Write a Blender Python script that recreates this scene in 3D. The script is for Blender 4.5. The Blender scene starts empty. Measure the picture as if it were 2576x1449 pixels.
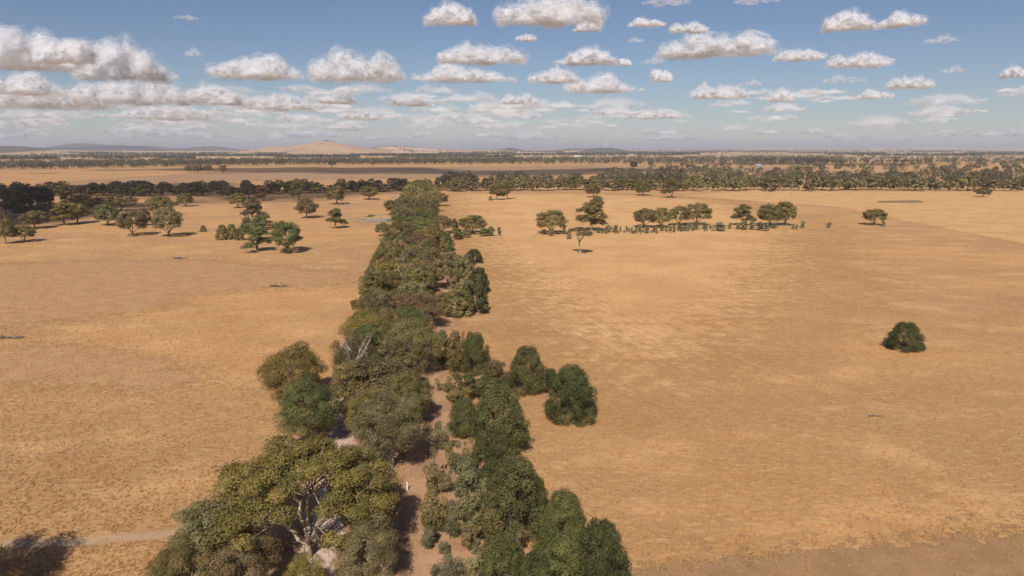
import bpy, math, random
import numpy as np
from mathutils import Vector

# ------------------------------------------------------------------ camera, sky, sun, exposure
S = bpy.context.scene
COL = S.collection
CAM_H = 42.0
F, CX, CY, HORIZ = 1811.0, 1288.0, 724.5, 372.0          # photograph measured at 2576 px width
PITCH = math.atan((CY - HORIZ) / F)
SP, CP = math.sin(PITCH), math.cos(PITCH)

cam = bpy.data.cameras.new('camera')
cam.sensor_width = 36.0
cam.lens = 36.0 * F / 2576.0
cam.clip_start, cam.clip_end = 1.0, 200000.0
co = bpy.data.objects.new('camera', cam)
co.location = (0, 0, CAM_H)
co.rotation_euler = (math.pi / 2 - PITCH, 0, 0)
COL.objects.link(co)
S.camera = co

SUN_EL, SHADOW_AZ = math.radians(42), math.radians(9)     # shadows run away from the camera, a little to the right
SUNV = Vector((-math.sin(SHADOW_AZ) * math.cos(SUN_EL), -math.cos(SHADOW_AZ) * math.cos(SUN_EL), math.sin(SUN_EL)))
world = bpy.data.worlds.new('World'); world.cycles.sampling_method = 'NONE'; S.world = world; world.use_nodes = True
nt = world.node_tree
bg = nt.nodes['Background']
sky = nt.nodes.new('ShaderNodeTexSky'); sky.sky_type = 'NISHITA'
sky.sun_disc = False
sky.sun_elevation = SUN_EL
sky.sun_rotation = math.pi + SHADOW_AZ
sky.altitude = 600; sky.air_density = 1.0; sky.dust_density = 0.1; sky.ozone_density = 2.2
wb = nt.nodes.new('ShaderNodeMix'); wb.data_type = 'RGBA'; wb.blend_type = 'MULTIPLY'; wb.inputs[0].default_value = 1.0   # camera white balance
nt.links.new(sky.outputs[0], wb.inputs[6]); wb.inputs[7].default_value = (0.95, 0.955, 1.07, 1)
nt.links.new(wb.outputs[2], bg.inputs[0])
bg.inputs[1].default_value = 0.050

sl = bpy.data.lights.new('sun', 'SUN'); sl.energy = 4.3; sl.angle = math.radians(0.53); sl.color = (1.0, 0.925, 0.83)
so = bpy.data.objects.new('sun', sl); so.rotation_euler = (-SUNV).to_track_quat('-Z', 'Y').to_euler(); so.location = (0, 0, 300)
COL.objects.link(so)

vs = S.view_settings
vs.view_transform = 'Standard'; vs.look = 'None'; vs.gamma = 1.0; vs.use_curve_mapping = False; vs.exposure = 0.27
cy = S.cycles
cy.use_light_tree = False; cy.use_denoising = True; cy.use_adaptive_sampling = True; cy.adaptive_threshold = 0.02
cy.max_bounces = 6; cy.diffuse_bounces = 4; cy.glossy_bounces = 2; cy.transmission_bounces = 4
cy.transparent_max_bounces = 26; cy.volume_bounces = 0
cy.sample_clamp_indirect = 6.0
S.render.film_transparent = False

# ------------------------------------------------------------------ helpers: pixels (2576 wide) to places
def ray(x, y):
    u, v = (x - CX) / F, (CY - y) / F
    return np.array([u, CP + v * SP, -SP + v * CP])
def gp(x, y, z=0.0):
    d = ray(x, y); t = (z - CAM_H) / d[2]
    return np.array([d[0] * t, d[1] * t, z])
def depth(P):                                              # distance along the optical axis
    return P[1] * CP + (CAM_H - P[2]) * SP
def proj(P):
    dx, dy, dz = P[0], P[1], P[2] - CAM_H
    c = dy * CP - dz * SP; up = dy * SP + dz * CP
    return CX + F * dx / c, CY - F * up / c
def z_at(y, Y):                                            # height seen at image row y at ground distance Y
    d = ray(CX, y); return CAM_H + Y * d[2] / d[1]

def link(o, parent=None):
    COL.objects.link(o)
    if parent is not None: o.parent = parent
    return o
def tag(o, label=None, cat=None, group=None, kind=None):
    if label: o['label'] = label
    if cat: o['category'] = cat
    if group: o['group'] = group
    if kind: o['kind'] = kind
    return o
def new_mesh(name, V, Fc, mat=None, tint=None, smooth=False):
    V = np.asarray(V, dtype=np.float32); Fc = np.asarray(Fc, dtype=np.int32)
    me = bpy.data.meshes.new(name)
    n, m = len(V), len(Fc)
    k = Fc.shape[1]
    me.vertices.add(n); me.vertices.foreach_set('co', V.ravel())
    me.loops.add(m * k); me.loops.foreach_set('vertex_index', Fc.ravel())
    me.polygons.add(m); me.polygons.foreach_set('loop_start', np.arange(0, m * k, k, dtype=np.int32))
    if smooth: me.polygons.foreach_set('use_smooth', np.ones(m, dtype=bool))
    else: me.polygons.foreach_set('use_smooth', np.zeros(m, dtype=bool))
    if tint is not None:
        a = me.attributes.new('tint', 'FLOAT', 'POINT'); a.data.foreach_set('value', np.asarray(tint, dtype=np.float32))
    if mat: me.materials.append(mat)
    me.update(calc_edges=True)
    return me
def mesh_obj(name, me, parent=None):
    return link(bpy.data.objects.new(name, me), parent)
def empty(name, loc=(0, 0, 0)):
    o = bpy.data.objects.new(name, None); o.empty_display_size = 0.5; o.location = loc
    return link(o)
def join(parts):                                           # list of (V, F) -> one (V, F)
    Vs, Fs, off = [], [], 0
    for V, Fc in parts:
        Vs.append(V); Fs.append(Fc + off); off += len(V)
    return np.concatenate(Vs), np.concatenate(Fs)
def tube(P, R, sides=6, cap=True):
    P = np.asarray(P, float); R = np.asarray(R, float); n = len(P)
    T = np.gradient(P, axis=0); T /= np.linalg.norm(T, axis=1)[:, None] + 1e-9
    ref = np.array([0, 0, 1.0]) if abs(T[0][2]) < 0.8 else np.array([1.0, 0, 0])
    A = np.cross(T, ref); A /= np.linalg.norm(A, axis=1)[:, None] + 1e-9
    B = np.cross(T, A)
    ang = np.linspace(0, 2 * np.pi, sides, endpoint=False)
    V = P[:, None, :] + R[:, None, None] * (np.cos(ang)[None, :, None] * A[:, None, :] + np.sin(ang)[None, :, None] * B[:, None, :])
    V = V.reshape(-1, 3)
    Fc = []
    for i in range(n - 1):
        for j in range(sides):
            a, b = i * sides + j, i * sides + (j + 1) % sides
            Fc.append((a, b, b + sides, a + sides))
    return V, np.array(Fc)
def bez(a, b, c, n=7):
    t = np.linspace(0, 1, n)[:, None]
    return (1 - t) ** 2 * np.asarray(a) + 2 * t * (1 - t) * np.asarray(b) + t * t * np.asarray(c)
def unit(v):
    return v / (np.linalg.norm(v, axis=-1, keepdims=True) + 1e-9)
def ordinal(n):
    return '%d%s' % (n, 'th' if 10 <= n % 100 <= 20 else {1: 'st', 2: 'nd', 3: 'rd'}.get(n % 10, 'th'))

# ------------------------------------------------------------------ materials
def mat_new(name):
    m = bpy.data.materials.new(name); m.use_nodes = True
    t = m.node_tree; t.nodes.clear()
    out = t.nodes.new('ShaderNodeOutputMaterial')
    return m, t, out
def N(t, kind, **kw):
    n = t.nodes.new(kind)
    for k, v in kw.items():
        if k.startswith('i_'):
            n.inputs[k[2:].replace('_', ' ')].default_value = v
        else: setattr(n, k, v)
    return n
def L(t, a, b): t.links.new(a, b)
def noise(t, vec, scale, detail=4, rough=0.55, dist=0.0):
    n = N(t, 'ShaderNodeTexNoise'); n.inputs['Scale'].default_value = scale; n.inputs['Detail'].default_value = detail
    n.inputs['Roughness'].default_value = rough; n.inputs['Distortion'].default_value = dist
    if vec is not None: L(t, vec, n.inputs['Vector'])
    return n.outputs['Fac']
def ramp(t, fac, lo, hi, a=0.0, b=1.0):
    n = N(t, 'ShaderNodeMapRange'); n.inputs['From Min'].default_value = lo; n.inputs['From Max'].default_value = hi
    n.inputs['To Min'].default_value = a; n.inputs['To Max'].default_value = b; n.interpolation_type = 'SMOOTHSTEP'
    L(t, fac, n.inputs['Value']); return n.outputs['Result']
def mixc(t, fac, a, b, blend='MIX'):
    n = N(t, 'ShaderNodeMix', data_type='RGBA', blend_type=blend)
    for i, v in ((0, fac), (6, a), (7, b)):
        if isinstance(v, (int, float)): n.inputs[i].default_value = v
        elif isinstance(v, tuple): n.inputs[i].default_value = (*v, 1.0)
        else: L(t, v, n.inputs[i])
    return n.outputs[2]
def math_n(t, op, a, b=0.0):
    n = N(t, 'ShaderNodeMath', operation=op)
    for i, v in ((0, a), (1, b)):
        if isinstance(v, (int, float)): n.inputs[i].default_value = v
        else: L(t, v, n.inputs[i])
    return n.outputs[0]
def mapping(t, vec, scale=(1, 1, 1), rot=0.0):
    n = N(t, 'ShaderNodeMapping'); n.inputs['Scale'].default_value = scale; n.inputs['Rotation'].default_value = (0, 0, rot)
    L(t, vec, n.inputs['Vector']); return n.outputs['Vector']
def pos(t): return N(t, 'ShaderNodeNewGeometry').outputs['Position']
def diffuse(t, col, rough=0.9, normal=None, spec=0.15):
    p = N(t, 'ShaderNodeBsdfPrincipled'); p.inputs['Roughness'].default_value = rough
    p.inputs['Specular IOR Level'].default_value = spec
    if isinstance(col, tuple): p.inputs['Base Color'].default_value = (*col, 1)
    else: L(t, col, p.inputs['Base Color'])
    if normal is not None: L(t, normal, p.inputs['Normal'])
    return p.outputs[0]
def bump(t, h, strength, dist):
    b = N(t, 'ShaderNodeBump'); b.inputs['Strength'].default_value = strength; b.inputs['Distance'].default_value = dist
    L(t, h, b.inputs['Height']); return b.outputs[0]

STRAW, PALE, BROWN, GREY = (0.540, 0.298, 0.128), (0.640, 0.385, 0.178), (0.375, 0.200, 0.084), (0.420, 0.250, 0.128)
def straw_colour(t, P):
    """dry pasture: large grazed and ungrazed patches, wind-laid tufts, fine stalks"""
    big = noise(t, mapping(t, P, (1, 1.7, 1), 0.2), 0.011, 3, 0.55)
    mid = noise(t, mapping(t, P, (1.0, 1.6, 1), -0.35), 0.055, 3, 0.6)
    tuft = noise(t, mapping(t, P, (1.0, 2.3, 1), 0.55), 0.62, 4, 0.66, 0.8)
    fine = noise(t, mapping(t, P, (1.0, 2.0, 1), 0.9), 3.2, 2, 0.7)
    c = mixc(t, ramp(t, big, 0.36, 0.66), GREY, STRAW)
    sy = N(t, 'ShaderNodeSeparateXYZ'); L(t, P, sy.inputs[0])                      # browner near grass; its darkening towards the camera stands in for lens vignetting
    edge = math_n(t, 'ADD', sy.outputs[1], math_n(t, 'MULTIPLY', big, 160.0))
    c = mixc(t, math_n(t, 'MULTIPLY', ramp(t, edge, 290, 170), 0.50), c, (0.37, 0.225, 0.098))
    c = mixc(t, math_n(t, 'MULTIPLY', ramp(t, mid, 0.50, 0.72), 0.75), c, PALE)
    c = mixc(t, math_n(t, 'MULTIPLY', ramp(t, mid, 0.50, 0.26), 0.65), c, BROWN)
    c = mixc(t, math_n(t, 'MULTIPLY', ramp(t, tuft, 0.47, 0.66), 0.55), c, PALE)
    c = mixc(t, math_n(t, 'MULTIPLY', ramp(t, tuft, 0.47, 0.30), 0.40), c, BROWN)
    c = mixc(t, math_n(t, 'MULTIPLY', ramp(t, fine, 0.52, 0.34), 0.30), c, BROWN)
    return c, tuft, fine

def make_ground_mat():
    m, t, out = mat_new('dry_pasture')
    P = pos(t)
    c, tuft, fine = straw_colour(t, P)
    sep = N(t, 'ShaderNodeSeparateXYZ'); L(t, P, sep.inputs[0])
    # far paddocks, each with its own cover
    vor = N(t, 'ShaderNodeTexVoronoi', distance='CHEBYCHEV'); vor.inputs['Scale'].default_value = 1.0; vor.inputs['Randomness'].default_value = 0.75
    L(t, mapping(t, P, (1 / 1500., 1 / 900., 0), 0.08), vor.inputs['Vector'])
    sv = N(t, 'ShaderNodeSeparateColor'); L(t, vor.outputs['Color'], sv.inputs[0])
    f = mixc(t, ramp(t, sv.outputs[0], 0.0, 1.0), (0.52, 0.34, 0.17), (0.62, 0.43, 0.24))
    f = mixc(t, math_n(t, 'MULTIPLY', ramp(t, sv.outputs[1], 0.62, 0.68), 0.8), f, (0.36, 0.235, 0.13))
    f = mixc(t, math_n(t, 'MULTIPLY', ramp(t, sv.outputs[2], 0.80, 0.84), 0.8), f, (0.20, 0.15, 0.10))
    far = ramp(t, sep.outputs[1], 2100, 2900)
    c = mixc(t, far, c, f)
    h = math_n(t, 'ADD', tuft, math_n(t, 'MULTIPLY', fine, 0.35))
    L(t, diffuse(t, c, 0.95, bump(t, h, 0.8, 0.22), 0.05), out.inputs[0])
    return m
M_GROUND = make_ground_mat()

def make_tuft_mat():
    m, t, out = mat_new('dry_grass_stalks')
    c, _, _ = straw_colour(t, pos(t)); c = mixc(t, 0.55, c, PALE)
    d = N(t, 'ShaderNodeBsdfDiffuse'); L(t, c, d.inputs[0])
    tr = N(t, 'ShaderNodeBsdfTranslucent'); L(t, c, tr.inputs[0])
    mx = N(t, 'ShaderNodeMixShader'); mx.inputs[0].default_value = 0.35
    L(t, d.outputs[0], mx.inputs[1]); L(t, tr.outputs[0], mx.inputs[2]); L(t, mx.outputs[0], out.inputs[0])
    return m
M_TUFT = make_tuft_mat()

def make_leaf_mat():
    m, t, out = mat_new('foliage')
    oi = N(t, 'ShaderNodeObjectInfo')
    at = N(t, 'ShaderNodeAttribute', attribute_name='tint')
    hs = N(t, 'ShaderNodeHueSaturation')
    L(t, oi.outputs['Color'], hs.inputs['Color'])
    L(t, ramp(t, at.outputs['Fac'], 0, 1, 0.508, 0.488), hs.inputs['Hue'])
    L(t, ramp(t, at.outputs['Fac'], 0, 1, 0.60, 1.45), hs.inputs['Value'])
    d = N(t, 'ShaderNodeBsdfPrincipled'); d.inputs['Roughness'].default_value = 0.55; d.inputs['Specular IOR Level'].default_value = 0.25
    L(t, hs.outputs[0], d.inputs['Base Color'])
    tr = N(t, 'ShaderNodeBsdfTranslucent'); L(t, hs.outputs[0], tr.inputs[0])
    mx = N(t, 'ShaderNodeMixShader'); mx.inputs[0].default_value = 0.30
    L(t, d.outputs[0], mx.inputs[1]); L(t, tr.outputs[0], mx.inputs[2]); L(t, mx.outputs[0], out.inputs[0])
    return m
M_LEAF = make_leaf_mat()
def make_bark(name, a, b, sc):
    m, t, out = mat_new(name)
    tc = N(t, 'ShaderNodeTexCoord').outputs['Object']
    n1 = noise(t, mapping(t, tc, (1, 1, 0.35)), sc, 5, 0.6, 0.5)
    c = mixc(t, ramp(t, n1, 0.38, 0.62), a, b)
    L(t, diffuse(t, c, 0.85, bump(t, n1, 0.5, 0.05), 0.1), out.inputs[0]); return m
M_BARK = make_bark('gum_bark', (0.20, 0.145, 0.10), (0.52, 0.43, 0.34), 2.2)
M_MIDBARK = make_bark('brown_bark', (0.11, 0.08, 0.055), (0.30, 0.235, 0.18), 2.2)
M_DARKBARK = make_bark('dark_bark', (0.07, 0.05, 0.035), (0.16, 0.12, 0.09), 3.0)
M_DEAD = make_bark('bleached_wood', (0.20, 0.165, 0.14), (0.40, 0.34, 0.29), 3.0)
M_CHAR = make_bark('weathered_log', (0.06, 0.045, 0.04), (0.21, 0.17, 0.145), 2.5)

def sheet_mat(name, a, b, sc, edge='edge', rut=False):
    """earth or grass sheet whose ragged edge thins out into the pasture"""
    m, t, out = mat_new(name)
    P = pos(t)
    n1 = noise(t, P, sc, 5, 0.62, 0.4); n2 = noise(t, P, sc * 7, 3, 0.6)
    c = mixc(t, ramp(t, n1, 0.35, 0.65), a, b)
    c = mixc(t, math_n(t, 'MULTIPLY', ramp(t, n2, 0.5, 0.3), 0.35), c, tuple(v * 0.55 for v in a))
    at = N(t, 'ShaderNodeAttribute', attribute_name=edge)
    n3 = noise(t, P, 0.5, 6, 0.7)
    al = ramp(t, math_n(t, 'ADD', at.outputs['Fac'], math_n(t, 'MULTIPLY', math_n(t, 'MULTIPLY', math_n(t, 'SUBTRACT', n3, 0.5), math_n(t, 'SUBTRACT', 1.0, at.outputs['Fac'])), 3.2)), 0.43, 0.57)
    tr = N(t, 'ShaderNodeBsdfTransparent')
    mx = N(t, 'ShaderNodeMixShader'); L(t, al, mx.inputs[0]); L(t, tr.outputs[0], mx.inputs[1])
    L(t, diffuse(t, c, 0.95, bump(t, n2, 0.5, 0.12), 0.05), mx.inputs[2]); L(t, mx.outputs[0], out.inputs[0])
    return m
M_TRACK = sheet_mat('pink_gravel', (0.50, 0.35, 0.28), (0.62, 0.46, 0.38), 0.5)
M_SOIL = sheet_mat('bare_soil', (0.34, 0.195, 0.11), (0.46, 0.28, 0.165), 0.18)
M_RUT = sheet_mat('wheel_ruts', (0.42, 0.262, 0.15), (0.48, 0.32, 0.20), 0.6)
M_SHORT = sheet_mat('grazed_stubble', (0.40, 0.238, 0.118), (0.48, 0.285, 0.142), 0.25)
M_STUB = sheet_mat('grey_stubble', (0.30, 0.180, 0.090), (0.36, 0.215, 0.108), 0.25)
M_LIGHT = sheet_mat('bleached_grass', (0.55, 0.31, 0.13), (0.63, 0.38, 0.175), 0.06)
M_DAMP = sheet_mat('trampled_dark_earth', (0.20, 0.14, 0.085), (0.28, 0.18, 0.10), 0.3)
M_FALLOW = sheet_mat('fallow_field', (0.36, 0.222, 0.128), (0.42, 0.262, 0.152), 0.02)

# ------------------------------------------------------------------ ground
def make_ground():
    radii = [0, 30, 60, 90, 130, 190, 280, 420, 640, 960, 1450, 2200, 3400, 5200, 8000, 13000, 22000, 36000, 56000]
    seg = 64
    V = [(0, 0, 0)]; Fc = []
    for r in radii[1:]:
        for j in range(seg):
            a = 2 * math.pi * j / seg; V.append((r * math.cos(a), r * math.sin(a), 0))
    tri = [(0, 1 + j, 1 + (j + 1) % seg, 1 + (j + 1) % seg) for j in range(seg)]
    me = bpy.data.meshes.new('ground')
    faces = [(0, 1 + j, 1 + (j + 1) % seg) for j in range(seg)]
    for i in range(len(radii) - 2):
        o = 1 + i * seg
        for j in range(seg):
            faces.append((o + j, o + (j + 1) % seg, o + seg + (j + 1) % seg, o + seg + j)[::-1])
    me.from_pydata(V, [], faces); me.materials.append(M_GROUND); me.update()
    o = mesh_obj('ground', me); tag(o, kind='structure', label='dry straw coloured grazing plain reaching to the horizon')
make_ground()

def strip(name, px, widths, mat, z, label, sub=14, n_across=8, world_pts=None):
    """a track: a ribbon along a polyline, thinning to its edges"""
    pts = np.array([gp(x, y)[:2] for x, y in px]) if world_pts is None else np.array(world_pts)
    tt = np.linspace(0, len(pts) - 1, (len(pts) - 1) * sub + 1)
    c = np.stack([np.interp(tt, range(len(pts)), pts[:, k]) for k in (0, 1)], 1)
    for _ in range(sub):                                    # smooth the corners
        c[1:-1] = (c[:-2] + 2 * c[1:-1] + c[2:]) / 4
    w = np.interp(tt, range(len(pts)), widths)
    T = unit(np.gradient(c, axis=0)); Nn = np.stack([-T[:, 1], T[:, 0]], 1)
    V, E = [], []
    for i in range(len(c)):
        for j in range(n_across + 1):
            s = j / n_across * 2 - 1
            p = c[i] + Nn[i] * s * w[i] / 2
            V.append((p[0], p[1], z)); E.append(min(1.0, (1 - abs(s)) * 2.2) * min(1, i / 3 + .2, (len(c) - 1 - i) / 3 + .2))
    Fc = [(i * (n_across + 1) + j + 1, i * (n_across + 1) + j, (i + 1) * (n_across + 1) + j, (i + 1) * (n_across + 1) + j + 1)
          for i in range(len(c) - 1) for j in range(n_across)]
    me = new_mesh(name, V, Fc, mat)
    a = me.attributes.new('edge', 'FLOAT', 'POINT'); a.data.foreach_set('value', np.array(E, dtype=np.float32))
    return tag(mesh_obj(name, me), kind='structure', label=label)
def patch(name, px, mat, z, label, soft=8.0, res=40):
    """a piece of ground with its own cover, inside a pixel polygon"""
    poly = np.array([gp(x, y)[:2] for x, y in px])
    lo, hi = poly.min(0) - soft, poly.max(0) + soft
    X, Y = np.meshgrid(np.linspace(lo[0], hi[0], res), np.linspace(lo[1], hi[1], res))
    Q = np.stack([X.ravel(), Y.ravel()], 1)
    inside = np.zeros(len(Q), bool); dmin = np.full(len(Q), 1e9)
    for i in range(len(poly)):
        a, b = poly[i], poly[(i + 1) % len(poly)]
        cond = ((a[1] > Q[:, 1]) != (b[1] > Q[:, 1]))
        xi = (b[0] - a[0]) * (Q[:, 1] - a[1]) / (b[1] - a[1] + 1e-9) + a[0]
        inside ^= cond & (Q[:, 0] < xi)
        ab = b - a; tt = np.clip(((Q - a) @ ab) / (ab @ ab + 1e-9), 0, 1)
        dmin = np.minimum(dmin, np.linalg.norm(Q - a - tt[:, None] * ab, axis=1))
    sd = np.where(inside, dmin, -dmin)
    E = np.clip(0.5 + sd / (2 * soft), 0, 1)
    V = np.stack([Q[:, 0], Q[:, 1], np.full(len(Q), z)], 1)
    Fc = [(i * res + j, i * res + j + 1, (i + 1) * res + j + 1, (i + 1) * res + j) for i in range(res - 1) for j in range(res - 1)]
    Fc = np.array(Fc); Fc = Fc[(E[Fc] > 0).any(1)]
    me = new_mesh(name, V, Fc, mat)
    a = me.attributes.new('edge', 'FLOAT', 'POINT'); a.data.foreach_set('value', E.astype(np.float32))
    return tag(mesh_obj(name, me), kind='structure', label=label)

TRACK_PX = [(760, 1530), (800, 1400), (843, 1256), (862, 1097), (876, 1024), (915, 860), (960, 720), (1000, 620), (1035, 540), (1062, 490), (1070, 470)]
patch('ground', [(1000, 1500), (1000, 1300), (1015, 1180), (1040, 1040), (1060, 900), (1075, 800), (1085, 700), (1120, 690), (1190, 720), (1160, 800),
                 (1110, 850), (1115, 960), (1180, 1010), (1190, 1120), (1250, 1230), (1320, 1350), (1380, 1500)], M_SOIL, 0.02,
      'strip of bare brown soil between the tree lane and the shrubs', 2.5, 90)
patch('ground', [(560, 1500), (700, 1250), (780, 1080), (850, 930), (900, 800), (950, 680), (1010, 560), (1050, 480), (1085, 480), (1085, 600), (1085, 760),
                 (1060, 900), (1010, 1100), (1000, 1300), (1000, 1500)], M_SOIL, 0.024, 'bare leaf-littered soil under the lane of gum trees', 2.5, 120)
strip('track', TRACK_PX, [5.2, 5.2, 4.8, 4.6, 4.6, 4.4, 4.4, 4.4, 4.4, 4.4, 4.4], M_TRACK, 0.05, 'pink gravel track running between the gum trees')
strip('track', [(-120, 1374), (0, 1368), (160, 1364), (330, 1350), (480, 1334), (640, 1318), (800, 1290)], [3.4] * 7, M_SHORT, 0.026, 'grazed verge of the farm track at lower left')
strip('track', [(-120, 1371), (0, 1366), (160, 1362), (330, 1349), (480, 1334), (640, 1318), (800, 1290)], [1.15] * 7, M_RUT, 0.032, 'pale wheel rut of the farm track at lower left', n_across=4)
strip('track', [(-120, 1381), (0, 1376), (160, 1371), (330, 1357), (480, 1341), (640, 1324), (800, 1296)], [0.8] * 7, M_RUT, 0.038, 'nearer pale wheel rut of the farm track at lower left', n_across=4)
patch('ground', [(1560, 1470), (1580, 1428), (1900, 1398), (2250, 1365), (2700, 1330), (2900, 1700), (1560, 1700)], M_STUB, 0.02,
      'strip of short greyish stubble at the lower right corner', 6.0, 80)
patch('ground', [(1700, 492), (2100, 520), (2700, 640), (2900, 480), (2200, 482), (1900, 478)], M_LIGHT, 0.02, 'bleached band of grass beyond the scattered saplings', 14.0, 90)
patch('ground', [(100, 462), (480, 438), (900, 423), (1500, 417), (2000, 424), (2000, 433), (1500, 438), (1100, 447), (500, 456)], M_FALLOW, 0.06,
      'brown fallow field beyond the dark treeline', 40.0, 90)
def stubble_mat():
    m, t, out = mat_new('brightened_golden_stubble'); P = pos(t)
    a, b = gp(1480, 690), gp(1900, 850); rot = math.atan2(b[1] - a[1], b[0] - a[0])
    n1 = noise(t, P, 0.035, 4, 0.6); n2 = noise(t, mapping(t, P, (1, 2.2, 1), 0.55), 0.7, 4, 0.65)
    c = mixc(t, ramp(t, n1, 0.35, 0.65), (0.575, 0.325, 0.142), (0.665, 0.400, 0.185))  # paler stubble, its colour also lifted to paint a vignette's bright centre
    c = mixc(t, math_n(t, 'MULTIPLY', ramp(t, n2, 0.48, 0.32), 0.5), c, BROWN)
    w = N(t, 'ShaderNodeTexWave', bands_direction='Y'); w.inputs['Scale'].default_value = 0.11; w.inputs['Distortion'].default_value = 1.4; w.inputs['Detail'].default_value = 2; w.inputs['Detail Scale'].default_value = 0.6
    L(t, mapping(t, P, (1, 1, 1), -rot), w.inputs['Vector'])
    c = mixc(t, math_n(t, 'MULTIPLY', ramp(t, w.outputs['Fac'], 0.55, 0.1), 0.16), c, BROWN)     # old sowing lines
    at = N(t, 'ShaderNodeAttribute', attribute_name='edge'); n3_ = noise(t, P, 0.22, 6, 0.75)
    al = ramp(t, math_n(t, 'ADD', at.outputs['Fac'], math_n(t, 'MULTIPLY', math_n(t, 'SUBTRACT', n3_, 0.5), 1.3)), 0.25, 0.75)
    tp = N(t, 'ShaderNodeBsdfTransparent'); mx = N(t, 'ShaderNodeMixShader'); L(t, al, mx.inputs[0]); L(t, tp.outputs[0], mx.inputs[1])
    L(t, diffuse(t, c, 0.95, bump(t, n2, 0.8, 0.3), 0.05), mx.inputs[2]); L(t, mx.outputs[0], out.inputs[0]); return m
patch('ground', [(1112, 484), (1500, 486), (1800, 500), (2050, 560), (2050, 700), (1900, 860), (1700, 980), (1500, 960), (1330, 820), (1240, 700), (1130, 620)], stubble_mat(), 0.016,
      'golden stubble of the right paddock, brightened for lens vignetting, with faint sowing lines', 60.0, 120)
patch('ground', [(-60, 668), (260, 655), (520, 655), (900, 688), (880, 716), (640, 728), (470, 742), (420, 775), (200, 800), (-60, 835)], M_SHORT, 0.020,
      'short grazed greyish patch in the middle of the left paddock', 16.0, 90)
patch('ground', [(-60, 880), (200, 868), (420, 905), (520, 960), (380, 985), (100, 960), (-60, 975)], M_SHORT, 0.022, 'short grazed patch in the near left paddock', 9.0, 80)
patch('ground', [(2210, 506), (2310, 504), (2325, 510), (2210, 510)], M_DAMP, 0.05, 'dark trampled patch of earth in the right paddock', 4.0, 30)

# ------------------------------------------------------------------ hills
def hill_mat(name, a, b, c, sc, cover):
    m, t, out = mat_new(name); P = pos(t)
    n1 = noise(t, P, sc, 5, 0.6, 0.3); n2 = noise(t, P, sc * 6, 5, 0.65)
    k = mixc(t, ramp(t, n1, 0.35, 0.65), a, b)
    k = mixc(t, ramp(t, n2, cover + 0.06, cover - 0.06, 1.0, 0.0), k, c)
    L(t, diffuse(t, k, 0.95, None, 0.05), out.inputs[0]); return m
M_BAREHILL = hill_mat('bare_hill_grass', (0.47, 0.29, 0.165), (0.56, 0.37, 0.22), (0.28, 0.20, 0.12), 0.0022, 0.60)
M_FIELDHILL = hill_mat('hill_paddocks', (0.50, 0.32, 0.18), (0.60, 0.42, 0.26), (0.20, 0.17, 0.10), 0.0016, 0.66)
M_WOODHILL = hill_mat('wooded_hill', (0.075, 0.075, 0.045), (0.12, 0.11, 0.06), (0.22, 0.17, 0.10), 0.003, 0.62)
HILLS = {}
def vnoise(rng, X, Y, cell, octaves=4):
    out = np.zeros_like(X); amp = 1.0
    for o in range(octaves):
        for _ in range(3):
            a = rng.uniform(0, 2 * math.pi); ph = rng.uniform(0, 6.28)
            k = 2 * math.pi / cell * rng.uniform(0.7, 1.4)
            out += amp * np.sin(k * (X * math.cos(a) + Y * math.sin(a)) + ph) / 3
        amp *= 0.5; cell *= 0.5
    return out
def hill(name, prof, D, sig, mat, label, seed, nx=110, ny=40, rough=0.05):
    rng = np.random.default_rng(seed)
    xs = np.array([(x - CX) / F * D for x, y in prof])
    zs = np.array([max(0.0, z_at(y, D)) for x, y in prof])
    xg = np.linspace(xs[0], xs[-1], nx); yg = np.linspace(-2.2, 2.2, ny) * sig
    X, Y = np.meshgrid(xg, yg)
    wob = vnoise(rng, X, Y * 0 + 1, 6 * sig, 2) * 0.25 * sig
    env = np.exp(-((Y - wob) / sig) ** 2)
    zp = np.interp(X, xs, zs)
    k = np.array([1, 2, 3, 2, 1]) / 9.0
    zp = np.apply_along_axis(lambda r: np.convolve(np.pad(r, 2, mode='edge'), k, 'valid'), 1, zp)
    Z = zp * env * (1 + rough * vnoise(rng, X, Y, sig * 0.9) * (1 - env * 0.6)) - 0.04 * zs.max() * (1 - env)
    edge = np.minimum(1, np.minimum(X - xs[0], xs[-1] - X) / (0.08 * (xs[-1] - xs[0])))
    Z = Z * np.clip(edge, 0, 1) - 0.3
    V = np.stack([X, Y + D, Z], -1).reshape(-1, 3)
    Fc = [(i * nx + j, i * nx + j + 1, (i + 1) * nx + j + 1, (i + 1) * nx + j) for i in range(ny - 1) for j in range(nx - 1)]
    o = mesh_obj(name, new_mesh(name, V, Fc, mat, smooth=True)); tag(o, label, kind='structure')
    HILLS[label] = (xg, yg + D, Z)
    return label
def hill_z(key, x, y):
    xg, yg, Z = HILLS[key]
    i = np.clip(np.searchsorted(xg, x), 1, len(xg) - 1); j = np.clip(np.searchsorted(yg, y), 1, len(yg) - 1)
    fx = np.clip((x - xg[i - 1]) / (xg[i] - xg[i - 1]), 0, 1); fy = np.clip((y - yg[j - 1]) / (yg[j] - yg[j - 1]), 0, 1)
    z = (Z[j - 1, i - 1] * (1 - fx) + Z[j - 1, i] * fx) * (1 - fy) + (Z[j, i - 1] * (1 - fx) + Z[j, i] * fx) * fy
    return np.maximum(z, 0)
hill('mountain_range', [(80, 386), (140, 379), (187, 374), (208, 366.5), (229, 360), (252, 360.8), (285, 366), (312, 364), (364, 367), (390, 366.5), (427, 371), (470, 374), (509, 372), (549, 367.5), (570, 371), (600, 380), (630, 385)],
     13000, 1100, M_WOODHILL, 'blue mountain range fading into haze on the left horizon', 1, 160)
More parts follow.
